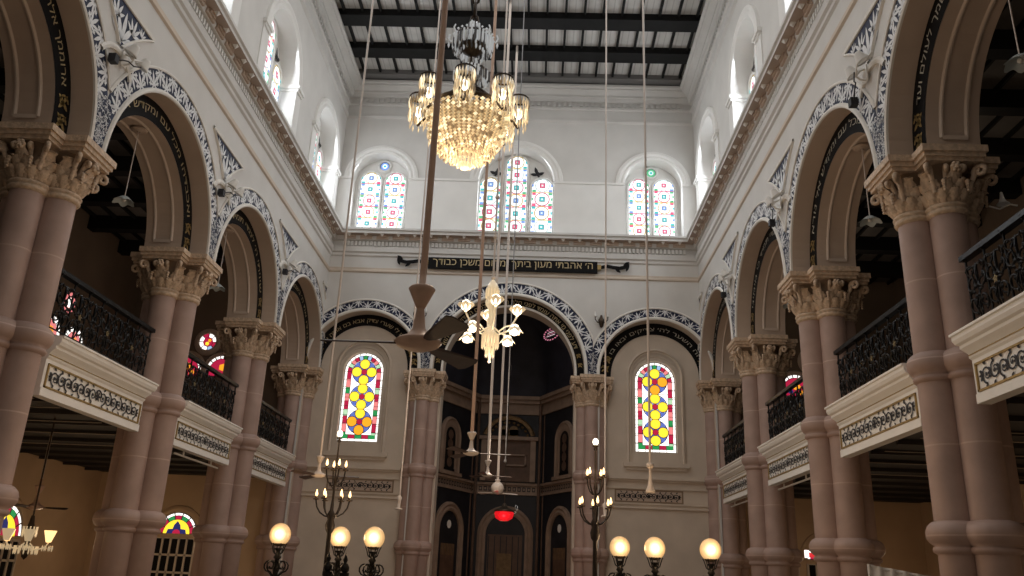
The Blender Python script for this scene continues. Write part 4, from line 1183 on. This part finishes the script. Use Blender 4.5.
for k in range(46):
    z = 1.36+k*.19
    if z > ZCE-zc0-.1: break
    a = (k % 2)*PI/2
    m.tube([(.045*cos(a)*cos(t), .045*sin(a)*cos(t), z+.11*sin(t)) for t in [2*PI*i/8 for i in range(9)]], .018, 5)
m.tube([(0,0,1.3),(0,0,ZCE-zc0)], .008, 5); m.build('chain', 'bronze', ch)
m = MB(); m.lathe([(.02,-.35),(.04,-.2),(.05,0),(.03,.2),(.06,.35),(.09,.45),(.04,.55),(.03,.6),(.10,.66),(.04,.74),(.03,.84),(.08,.9),(.16,.96),(.18,.98),(.05,1.02),(.03,1.2),(.05,1.3),(.02,1.38)], n=16); m.build('stem', 'bronze', ch)
m = MB(); m.lathe([(.47,.02),(.49,.04),(.49,.07),(.46,.08)], n=40); m.build('hoop', 'bronze', ch)
for R, z in ((.24,1.10),(.20,.62)): MB().lathe([(R-.02,z),(R,z+.015),(R-.02,z+.03)], n=24).build('hoop', 'bronze', ch)
m = MB(); nmer = 44
for i in range(19):
    t = i/18; ang = t*PI/2*.88; R = .475*cos(ang)**.68; z = -.54*sin(ang)
    n = max(14, int(nmer*(R/.475)**.5))
    for q in range(nmer if i < 12 else n):
        a = 2*PI*(q+.5*(i % 2)*(i > 11))/(nmer if i < 12 else n)
        m.octa((R*cos(a), R*sin(a), z), .031 if i < 9 else .024, .028, random.choice((0,0,0,0,0,1,1,2)))
        if i > 11 and q % 2 == 0: m.octa((R*cos(a)*1.02, R*sin(a)*1.02, z-.035), .014, .035, random.choice((0,0,2,2)))
m.build('beaded_bowl', ['crystal_bowl','crystal_bright','crystal_dim'], ch)
m = MB(); m.lathe([(.40*cos(a), -.46*sin(a)) for a in [PI/2*k/10 for k in range(11)]], n=28); m.build('bowl_glow', 'bowl_glow', ch)
m = MB(); 
for R, z, n, h in ((.15,-.52,16,.10),(.10,-.56,12,.10),(.05,-.60,8,.09)): prism_fringe(m, R, z, h, n, .015)
m.sphere((0,0,-.66), .045, 10, 6)
m.build('bottom_pendants', 'crystal_warm', ch)
m = MB()
for R, z, n, h in ((.205,.63,30,.16),(.16,.63,20,.20),(.10,.78,14,.12)): prism_fringe(m, R, z, h, n, .013, None)
m.build('lower_crown_tier', ['crystal_clear','silver','crystal_dark'], ch, label='colourless crystal tier just above the bowl')
m = MB()
for R, z, n, h in ((.245,1.11,32,.19),(.21,1.10,24,.22),(.14,1.02,16,.14),(.075,1.32,12,.20)): prism_fringe(m, R, z, h, n, .013, None)
bead_ring(m, .245, 1.14, 24, .018, .02)
for k in range(8):
    a = 2*PI*k/8; m.tube([(.22*cos(a),.22*sin(a),1.10),(.28*cos(a),.28*sin(a),1.07),(.31*cos(a),.31*sin(a),1.12),(.29*cos(a),.29*sin(a),1.17)], .010, 5); m.octa((.30*cos(a),.30*sin(a),1.02), .016, .05)
m.build('crown_tier', ['crystal_clear','silver','crystal_dark'], ch, label='colourless crystal crown tier at the top')
m = MB()
for k in range(8):
    a0 = 2*PI*k/8
    P = [(.05*cos(a0),.05*sin(a0),.42)]+[((.05+.55*t)*cos(a0), (.05+.55*t)*sin(a0), .42-.10*sin(t*PI)-.55*t*t) for t in (.2,.4,.6,.8,1)]
    m.tube(P, .016, 6)
    for t in (.3,.6): m.octa(((.05+.55*t)*cos(a0),(.05+.55*t)*sin(a0),.42-.10*sin(t*PI)-.55*t*t-.06), .018, .05)
m.build('arm', 'bronze', ch)
for k in range(8):
    a = 2*PI*k/8; x, y = .60*cos(a), .60*sin(a)
    m = MB()
    for r_, n_, zt, h in ((.115,18,.25,.16),(.112,18,.09,.16)):
        for q in range(n_):
            b = 2*PI*q/n_; m.octa((x+r_*cos(b), y+r_*sin(b), zt-h/2), .017, h*.55, random.choice((0,0,1,2)))
    m.lathe([(.115,.25),(.126,.26),(.115,.275)], (x,y), 16, 3)
    for q in range(8):
        b = 2*PI*q/8; m.octa((x+.09*cos(b), y+.09*sin(b), -.13), .013, .05)
    sh = m.build('crystal_shade', ['crystal_warm','crystal_bright','crystal_dim','bronze'], ch)
    b = MB(); b.sphere((x,y,.06), .045, 10, 6, sz=1.5); b.build('bulb', 'bulb_white', sh)
    b = MB(); 
ch_bulbs = MB()

# ------------------------------------------------------------------ flower chandelier
fc_ = thing('flower_chandelier', 'smaller lit glass chandelier with flower shaped shades hanging before the main arch', 'chandelier', (-.02, 15.7, 4.72))
m = MB(); m.tube([(0,0,.9),(0,0,ZCE-4.72)], .02, 6)
for k in range(5): m.sphere((0,0,1.0+k*.9), .05, 8, 5)
m.build('stem_rod', 'rod_white', fc_)
m = MB(); m.lathe([(.0,-.78),(.03,-.76),(.02,-.66),(.05,-.6),(.06,-.5),(.03,-.45),(.10,-.36),(.17,-.2),(.08,-.12),(.05,0),(.09,.10),(.05,.2),(.06,.3),(.13,.42),(.14,.5),(.08,.56),(.10,.66),(.13,.76),(.09,.86),(.03,.95)], n=18)
prism_fringe(m, .16, -.2, .3, 16, .016); prism_fringe(m, .08, -.45, .22, 10, .014); prism_fringe(m, .13, .74, .2, 14, .014)
m.build('glass_stem', ['crystal_warm','crystal_bright'], fc_)
def flower_shade(mb, c, R, up=1):
    rows = []
    for i in range(6):
        t = i/5; r = .03+R*(t**.8); z = c[2]+up*(.16*t)
        rows.append([(c[0]+r*(1+.14*t*cos(6*2*PI*j/36))*cos(2*PI*j/36), c[1]+r*(1+.14*t*cos(6*2*PI*j/36))*sin(2*PI*j/36), z-.03*t*cos(6*2*PI*j/36)) for j in range(36)])
    mb.grid(rows, 0, True, closed=True)
for k in range(8):
    a = 2*PI*k/8+.2; up = 1 if k % 2 == 0 else -1
    R = .52 if k % 2 == 0 else .58; zt = .24 if k % 2 == 0 else -.06
    arm = MB(); arm.tube([(.06*cos(a),.06*sin(a),-.05),(.2*cos(a),.2*sin(a),-.16),(.36*cos(a),.36*sin(a),-.08),(R*cos(a),R*sin(a),zt-.02)], .018, 6)
    ar = arm.build('arm', 'crystal_warm', fc_)
    s_ = MB(); flower_shade(s_, (R*cos(a),R*sin(a),zt), .12, up); s_.build('flower_shade', 'crystal_warm', ar)
    b = MB(); b.sphere((R*cos(a),R*sin(a),zt+up*.12), .105, 12, 8, sz=1.1); b.build('bulb', 'bulb_white', ar)

# ------------------------------------------------------------------ red lamp before the ark
rl = thing('red_hanging_lamp', 'glowing red glass bowl lamp hanging before the dark apse doorway', 'lamp', (.10, 24.2, 1.70))
m = MB(); m.lathe([(0,-.20),(.12,-.19),(.24,-.12),(.28,0),(.26,.06),(.24,.07)], n=24); m.build('glass_bowl', 'red_glass', rl)
m = MB(); m.lathe([(.25,.05),(.29,.06),(.29,.10),(.2,.14),(.08,.2),(.03,.3)], n=24)
m.tube([(0,0,.3),(0,0,4.0)], .012, 6)
m.tube([(0,0,4.0),(0,1.1,4.6)], .012, 6)
m.build('lamp_hanger', 'bronze', rl)
m = MB()
for e in (1,): m.tube([(.30,0,.02),(.36,0,.12),(.38,0,.22),(.33,0,.26),(.30,0,.2),(.34,0,.12)], .018, 6)
m.build('hook', 'silver', rl)
m = MB(); m.sphere((-.03,-.0,.0), .05, 10, 6); m.build('bulb', 'bulb_white', rl)

# ------------------------------------------------------------------ globe lamps on iron posts
def globe_lamp(loc, label):
    x, y, z = loc
    t = thing('globe_lamp', label, 'lamp', (x, y, FL), 0, 'frosted globe lamps on iron posts')
    zz = z-FL
    m = MB(); m.lathe([(.0,0),(.22,0),(.22,.06),(.12,.12),(.07,.2),(.05,.3),(.04,zz-.7),(.06,zz-.66),(.04,zz-.6),(.035,zz-.36),(.06,zz-.33),(.03,zz-.28),(.03,zz-.24),(.07,zz-.2)], n=16); m.build('post', 'iron', t)
    m = MB()
    for k in range(6):
        a = 2*PI*k/6; ca, sa = cos(a), sin(a); P = []
        for i in range(14):
            tt = i/13; an = -PI/2+tt*2.4*PI; r = .095*(1-.65*tt); P.append(((.10+r*cos(an))*ca, (.10+r*cos(an))*sa, zz-.45+r*sin(an)))
        m.tube([(.03*ca,.03*sa,zz-.62)]+P, .013, 5)
        m.tube([(.02*ca,.02*sa,zz-.30),(.07*ca,.07*sa,zz-.26),(.10*ca,.10*sa,zz-.17),(.12*ca,.12*sa,zz-.13)], .009, 5)
    m.build('scroll_bracket', 'iron', t)
    m = MB(); m.lathe([(.05,zz-.17),(.09,zz-.15),(.10,zz-.12)], n=14)
    m.build('gallery_cup', 'bronze', t)
    m = MB(); m.sphere((0,0,zz), .158, 24, 16, sz=1.05); g = m.build('globe', 'lamp_globe', t)
    return t, g
# globe material: brighter heart towards the lamp inside (facing falloff)
def globe_mat():
    nt = M['lamp_globe'].node_tree; b = nt.nodes['Principled BSDF']
    lw = nt.nodes.new('ShaderNodeLayerWeight'); lw.inputs['Blend'].default_value = .5
    r = nt.nodes.new('ShaderNodeValToRGB'); r.color_ramp.elements[0].position = .0; r.color_ramp.elements[0].color = (1.5,1.35,1.0,1)
    r.color_ramp.elements[1].position = .70; r.color_ramp.elements[1].color = (.66,.36,.13,1)
    e = r.color_ramp.elements.new(.05); e.color = (1.4,1.2,.85,1); e = r.color_ramp.elements.new(.17); e.color = (.92,.62,.30,1)
    nt.links.new(lw.outputs['Facing'], r.inputs['Fac']); nt.links.new(r.outputs['Color'], b.inputs['Emission Color'])
globe_mat()
GL = [((-2.90,13.0,.48), 'frosted globe lamp on iron post, leftmost, before the far left pillar'),
      ((-2.09,13.5,.49), 'frosted globe lamp on iron post directly behind the left candelabrum'),
      ((-1.46,13.0,.485), 'frosted globe lamp on iron post just right of the left candelabrum'),
      ((2.30,13.5,.513), 'frosted globe lamp on iron post just right of the right candelabrum'),
      ((2.77,13.0,.50), 'frosted globe lamp on iron post, middle one of the right hand three'),
      ((3.60,13.0,.51), 'frosted globe lamp on iron post, rightmost, beside the far right pillar')]
for l, lb in GL: globe_lamp(l, lb)

# ------------------------------------------------------------------ candelabra
def candle(mb_f, mb_b, x, y, z, lit=True):
    mb_f.lathe([(.0,z-.02),(.045,z-.015),(.05,z),(.02,z+.005),(.02,z+.03),(.014,z+.035)], (x,y), 10)
    if lit: mb_b.lathe([(.0,z+.03),(.016,z+.045),(.022,z+.07),(.015,z+.10),(.005,z+.135),(0,z+.14)], (x,y), 10)
def candelabrum(loc, label, top, mid, low, rot=0):
    x, y = loc
    t = thing('candelabrum', label, 'candelabrum', (x, y, FL), rot, 'tall standing candelabra')
    o = -FL
    m = MB(); m.lathe([(0,0),(.28,0),(.28,.05),(.15,.12),(.06,.2),(.045,.5),(.06,.6),(.035,.7),(.033,low+o-.5),(.06,low+o-.46),(.075,low+o-.38),(.05,low+o-.3),(.07,low+o-.24),(.03,low+o-.16),(.018,low+o),(.018,mid+o-.2),(.03,mid+o-.17),(.014,mid+o-.1),(.012,top+o-.14),(.03,top+o-.12),(.012,top+o-.06)], n=14); m.build('stand', 'iron_brown', t)
    def tier(z, R, n, ph, name):
        f = MB()
        for k in range(n):
            a = ph+2*PI*k/n; ca, sa = cos(a), sin(a)
            P = [(.02*ca,.02*sa,z-.26)]+[(R*(.15+.85*sin(q))*ca, R*(.15+.85*sin(q))*sa, z-.26+.25*(1-cos(q))) for q in (.3,.7,1.1,1.5)]+[(R*ca,R*sa,z-.01)]
            f.tube(P, .012, 6)
        ob = f.build(name, 'iron_brown', t)
        for k in range(n):
            a = ph+2*PI*k/n; f2 = MB(); b2 = MB(); candle(f2, b2, R*cos(a), R*sin(a), z)
            h = f2.build('candle_holder', 'bronze', ob); b2.build('candle_bulb', 'bulb', h)
    tier(low+o, .25, 6, .2, 'lower_arms'); tier(mid+o, .15, 4, .5, 'upper_arms')
    f2 = MB(); b2 = MB(); candle(f2, b2, 0, 0, top+o-.06); h = f2.build('candle_holder', 'bronze', t)
    b2 = MB(); b2.sphere((0,0,top+o), .045, 12, 8, sz=1.2); b2.build('top_bulb', 'bulb_white', h)
    return t
candelabrum((-2.13,12.9), 'tall bronze candelabrum with lit candle bulbs on the left, its tip before the left window', 2.02, 1.48, 1.02)
candelabrum((1.87,12.9), 'tall bronze candelabrum with lit candle bulbs on the right, before the right central pillar', 2.04, 1.50, 1.06, .4)
for (x, y, z, lb) in ((-1.93,12.2,.20,'dark turned finial on a post, left of two beneath the left globe lamps'),(-1.69,12.2,.19,'dark turned finial on a post, right of two beneath the left globe lamps')):
    f = thing('finial_post', lb, 'finial', (x, y, FL), 0, 'dark finials by the left lamps'); o = z-FL
    m = MB(); m.lathe([(0,0),(.10,0),(.10,.08),(.04,.15),(.035,o-.3),(.07,o-.27),(.07,o-.22)], n=12); m.build('post', 'iron', f)
    m = MB(); m.lathe([(.03,o-.22),(.06,o-.18),(.065,o-.14),(.02,o-.09),(.035,o-.05),(.02,o),(0,o+.05)], n=12); m.build('finial', 'iron', f)

# ------------------------------------------------------------------ floodlights in the arch spandrels
def floodlight():
    t = thing('spandrel_floodlight', '', 'floodlight', (0,0,0), 0, 'white floodlights over the pillars')
    # local +x points into the nave
    m = MB(); m.tube([(0,0,.10),(.10,0,.06),(.16,0,-.02)], .022, 6); m.tube([(.0,.0,-.12),(.10,0,-.10),(.16,.0,-.04)], .018, 6); m.box(0,.02,-.08,.08,-.14,.14); m.build('bracket', 'white_metal', t)
    for e in (-1, 1):
        m = MB(); m.T = lambda p, e=e: (.20+p[0]*.8+p[2]*.45, .10+e*.20+p[1], .12+p[2]*.8-p[0]*.45)
        m.lathe([(.0,.10),(.05,.09),(.07,.05),(.09,-.02),(.12,-.09),(.125,-.11),(.11,-.11)], n=18)
        h = m.build('lamp_head', 'white_metal', t)
        m = MB(); m.T = lambda p, e=e: (.20+p[0]*.8+p[2]*.45, .10+e*.20+p[1], .12+p[2]*.8-p[0]*.45); m.lathe([(0,-.10),(.11,-.10)], n=18); m.build('lens', 'floodlight_glass', h, recalc=False)
        m = MB(); m.tube([(.16,0,-.02),(.19,.05+e*.10,.06),(.20,.10+e*.20,.16)], .014, 5); m.build('arm', 'white_metal', t)
    m = MB(); m.box(.02,.14,-.46,-.34,-.34,-.20); m.tube([(.08,-.34,-.26),(.12,-.2,-.16),(.14,-.08,-.10),(.2,.0,-.14),(.24,.14,-.06)], .012, 5); m.build('cable_box', 'ink', t, label='black cable box with trailing cable')
    m = MB(); m.box(.03,.06,.10,.40,.14,.17); m.build('wall_arm', 'white_metal', t)
    return t
fl0 = floodlight(); first = True
for s, nm in ((-1,'left'),(1,'right')):
    for i, dsc in ((1,'nearest'),(2,'second nearest'),(3,'third nearest')):
        lb = 'white twin floodlight on the %s wall above the %s pillar capital' % (nm, dsc)
        loc = (s*(XW-.050), YP[i]+.12, 7.80); rz = 0 if s < 0 else PI
        if first: fl0.location = loc; fl0.rotation_euler = (0,0,rz); fl0['label'] = lb; first = False
        else: dup(fl0, loc, rz, lb)
# wall sconces between the far arches
def sconce():
    t = thing('wall_sconce', '', 'wall lamp', (0,0,0), 0, 'dark wall sconces between the far arches')
    m = MB(); m.lathe([(0,-.22),(.05,-.18),(.09,-.05),(.10,.05),(.05,.12),(.03,.2)], (0,-.06), 12); m.build('body', 'bronze', t)
    for e in (-1, 1):
        m = MB(); m.tube([(0,-.08,-.02),(e*.12,-.12,-.06),(e*.2,-.12,.04),(e*.2,-.12,.12)], .016, 6); a = m.build('arm', 'bronze', t)
        m = MB(); m.lathe([(.03,.12),(.05,.14),(.02,.16),(.015,.30),(0,.32)], (e*.2,-.12), 8); m.build('candle_tube', 'white_metal', a)
    return t
s0 = sconce(); s0.location = (-2.92, YF, 7.82); s0['label'] = 'dark twin arm wall sconce on the far wall left of the main arch'
dup(s0, (2.92, YF, 7.86), 0, 'dark twin arm wall sconce on the far wall right of the main arch')

# ------------------------------------------------------------------ glass pendants under the side arches
def pendant():
    t = thing('glass_pendant', '', 'pendant lamp', (0,0,0), 0, 'glass pendants under the side arches')
    m = MB(); m.lathe([(0,0),(.13,-.005),(.16,-.03),(.10,-.05),(.03,-.07)], n=20); m.build('ceiling_rose', 'soffit_tan', t)
    m = MB(); m.tube([(0,0,-.06),(0,0,-1.42)], .010, 6); m.build('rod', 'rod_white', t)
    m = MB(); rows = []
    for i in range(6):
        q = i/5; r = .03+.16*q**.8
        rows.append([(r*(1+.12*q*cos(6*2*PI*j/36))*cos(2*PI*j/36), r*(1+.12*q*cos(6*2*PI*j/36))*sin(2*PI*j/36), -1.42-.12*q-.02*cos(6*2*PI*j/36)*q) for j in range(36)])
    m.grid(rows, 0, True, closed=True); m.build('glass_shade', 'shade_grey_glass', t)
    m = MB(); m.sphere((0,0,-1.50), .04, 8, 6); m.build('bulb', 'white_metal', t)
    return t
p0 = pendant(); first = True
for s, nm in ((-1,'left'),(1,'right')):
    for i, dsc in ((0,'nearest, partly cut off'),(1,'second'),(2,'third')):
        if s < 0 and i == 0: continue
        lb = 'glass pendant on a thin rod under the %s %s hand side arch' % (dsc, nm)
        loc = (s*(XP+.07), YC[i], ZS+RI-.005)
        if first: p0.location = loc; p0['label'] = lb; first = False
        else: dup(p0, loc, 0, lb)

# ------------------------------------------------------------------ under the galleries
ac = thing('aisle_chandelier', 'crystal chandelier with two lit glass shades in the left aisle, bottom left', 'chandelier', (-8.55, 16.0, .25))
m = MB(); m.tube([(0,0,.3),(0,0,2.38)], .018, 6); m.lathe([(0,-.3),(.05,-.25),(.08,-.1),(.04,.05),(.10,.2),(.05,.35),(.03,.5)], n=14); m.build('stem', 'bronze', ac)
for k in range(6):
    a = 2*PI*k/6+.0; ca, sa = cos(a), sin(a)
    m = MB(); m.tube([(.05*ca,.05*sa,.0),(.18*ca,.18*sa,-.12),(.36*ca,.36*sa,-.06),(.40*ca,.40*sa,.02)], .014, 6); prism_fringe(m, .001, -.02, .01, 4, .002)
    for q in range(8):
        b = 2*PI*q/8; m.octa((.40*ca+.09*cos(b), .40*sa+.09*sin(b), -.08), .016, .06)
    ar = m.build('arm', 'crystal_warm', ac)
    lit = k in (0, 3)
    m = MB(); m.lathe([(.045,.03),(.06,.08),(.085,.16),(.11,.24)], (.40*ca,.40*sa), 14); m.build('glass_shade', 'shade_lit' if lit else 'crystal_warm', ar, label='lit glass shade' if lit else None)
m = MB(); prism_fringe(m, .2, -.05, .16, 16, .014); prism_fringe(m, .12, .3, .2, 12, .014); m.build('crystal_drops', 'crystal_warm', ac)
fan((-9.5, 17.6, 1.0), 'ceiling fan under the left gallery, behind the aisle chandelier', .62, .3, 'rod_white', 'wood_brown', .025, ztop=2.55, scale=.9, group='fans in the side aisles')
fan((8.2, 13.6, .75), 'ceiling fan under the right gallery, half behind the nearest right pillar', .62, .9, 'rod_white', 'rod_white', .02, ztop=2.55, blademat='rod_white', scale=.9, group='fans in the side aisles')
fan((9.2, 16.2, 6.35), 'dark fan in the right upper gallery behind the second pillar', .62, .2, 'rod_white', 'rod_white', .016, ztop=9.4, blademat='rod_white', scale=.8, group='fans in the side aisles')
def tube_lamp(s, y, label):
    t = thing('tube_lamp', label, 'tube lamp', (s*6.62, y, 2.18), 0, 'white tube lamps under the balconies')
    m = MB(); m.tube([(0,-1.25,0),(0,1.25,0)], .022, 8); m.build('tube', 'white_metal', t)
    m = MB()
    for q in (-.8, .8): m.box(-.012,.012,q-.02,q+.02,.02,.10)
    m.build('hanger', 'white_metal', t)
tube_lamp(-1, YC[2], 'thin white tube lamp under the second left balcony')
tube_lamp(1, YC[2], 'thin white tube lamp under the second right balcony from the front')
tube_lamp(1, YC[3], 'thin white tube lamp under the right balcony nearest the far wall')
rs = thing('red_sign_light', 'small red sign lamp with white lit end beside the second right pillar moulding', 'sign light', (6.20, 16.85, .66))
m = MB(); m.box(.0,.06,-.04,.04,-.07,.07); m.build('white_end', 'sign_light', rs)
m = MB(); m.add([(.06,-.05,-.06),(.06,.05,-.06),(.06,.05,.03),(.06,-.05,.03),(.30,-.03,-.06),(.30,.03,-.06),(.30,.03,-.03),(.30,-.03,-.03)], [(0,1,2,3),(4,5,6,7),(0,1,5,4),(1,2,6,5),(2,3,7,6),(3,0,4,7)]); m.build('red_body', 'red_sign', rs)
# white draped cloth on a frame, bottom right
cl = thing('white_cloth_screen', 'white pleated cloth hung over a rail, bottom right between two pillars', 'cloth', (7.3, 14.2, FL))
m = MB(); rows = []
for j in range(61):
    t = j/60; x = -.9+2.4*t; zz = 2.02-.13*sin(PI*t)+.02*sin(t*9)
    rows.append([(x, .03*sin(t*75), zz), (x, .035*sin(t*75+.4), zz-.7), (x, .05*sin(t*75+.8), .1)])
m.grid(rows, 0, True); m.build('cloth', 'cloth_white', cl)
m = MB(); 
for x in (-.92, 1.52): m.tube([(x,0,0),(x,0,2.04)], .025, 8)
m.tube([(-.92,.0,2.03)]+[(-.9+2.4*t, .0, 2.02-.13*sin(PI*t)-.02) for t in (.1,.3,.5,.7,.9)]+[(1.52,0,2.03)], .012, 6); m.build('frame', 'white_metal', cl)
# small lamp on the outer side of the nearest right pillar
gl = thing('capital_lamp', 'small white glass wall lamp behind the nearest right capital', 'wall lamp', (7.58, YP[1]-.30, 5.35))
m = MB(); m.tube([(-.2,0,-.02),(-.06,0,-.06),(.10,0,.02),(.20,0,.0)], .014, 6); m.build('arm', 'white_metal', gl)
m = MB(); m.lathe([(0,.22),(.02,.2),(.03,.12),(.05,.06),(.09,.02)], n=12); m.build('shade', 'floodlight_glass', gl)

# ------------------------------------------------------------------ camera
R_ = (0.3375, -0.0369, 0.0423)
p_, y_, r_ = R_
fwd = Vector((sin(y_)*cos(p_), cos(y_)*cos(p_), sin(p_))); rt = Vector((cos(y_), -sin(y_), 0)); up = rt.cross(fwd)
rt2 = rt*cos(r_)+up*sin(r_); up2 = -rt*sin(r_)+up*cos(r_)
cd = bpy.data.cameras.new('camera'); cam = bpy.data.objects.new('camera', cd); COL.objects.link(cam)
cd.sensor_width = 36; cd.lens = 824.8*36/1024; cd.clip_end = 200
mw = Matrix((rt2, up2, -fwd)).transposed().to_4x4(); mw.translation = Vector((.947, 0, 0)); cam.matrix_world = mw
sc.camera = cam

# ------------------------------------------------------------------ light
def area(loc, direction, sx, sy, power, col, name='window_light'):
    l = bpy.data.lights.new(name, 'AREA'); l.shape = 'RECTANGLE'; l.size = sx; l.size_y = sy; l.energy = power; l.color = col
    o = bpy.data.objects.new(name, l); COL.objects.link(o); o.location = loc
    o.rotation_euler = Vector(direction).to_track_quat('-Z', 'Y').to_euler(); return o
def point(loc, power, col, r=.1, name='lamp_light'):
    l = bpy.data.lights.new(name, 'POINT'); l.energy = power; l.color = col; l.shadow_soft_size = r
    o = bpy.data.objects.new(name, l); COL.objects.link(o); o.location = loc; return o
DAY = (.90, .95, 1.0); WARM = (1.0, .66, .36); WARM2 = (1.0, .80, .62)
for s in (-1, 1):
    for i, c in enumerate(YC): area((s*(XW+.30), c, 12.5), (-s, 0, -.25), 2.2, 2.4, 55, DAY)
area((0, YF+.30, 12.5), (0, -1, -.25), 2.2, 2.4, 60, DAY)
for e in (-1, 1): area((e*XN, YF+.30, 12.2), (0, -1, -.25), 1.7, 2.2, 42, DAY)
# fill lights added under the closed ceiling, standing in for general daylight
area((0, 15, 16.0), (0, 0, -1), 9, 17, 420, (1.0, .97, .93), 'skylight')
area((0, 2, 15.5), (0, .25, -1), 8, 8, 120, (1.0, .97, .93), 'skylight')
# lamps, and warm fill lights that have no fitting
for l, lb in GL: point((l[0], l[1]-.25, l[2]), 13, WARM, .12)
for x in (-2.13, 1.87): point((x, 12.3, 1.7), 16, WARM, .2)
point((0, 8.6, 4.0), 70, WARM2, .3); point((0, 15.7, 3.6), 95, WARM2, .3); point((0, 20.5, 3.0), 45, WARM2, .3)  # two at the chandeliers, the last an added fill with no lamp
for s in (-1, 1):
    for y in (9, 14, 19, 23.5): point((s*9.8, y, .2), 26 if s < 0 else 15, (1.0, .70, .43), .2)  # unseen warm lights in the aisles, no fittings at these points
    for y in (10, 16, 22): point((s*9.8, y, 8.0), 14, (1.0, .80, .6), .3)  # unseen lights up in the galleries, likewise without fittings
point((.1, 23.9, 1.6), 4, (1, .1, .1), .1)
point((0, 26.6, 1.0), 5, (1.0, .6, .35), .3)  # unseen light inside the apse, no fitting there
wd = bpy.data.worlds.new('world'); sc.world = wd; wd.use_nodes = True
wd.node_tree.nodes['Background'].inputs['Color'].default_value = (.75, .85, 1, 1); wd.node_tree.nodes['Background'].inputs['Strength'].default_value = .5
sc.view_settings.view_transform = 'Standard'; sc.view_settings.look = 'None'; sc.view_settings.exposure = .12
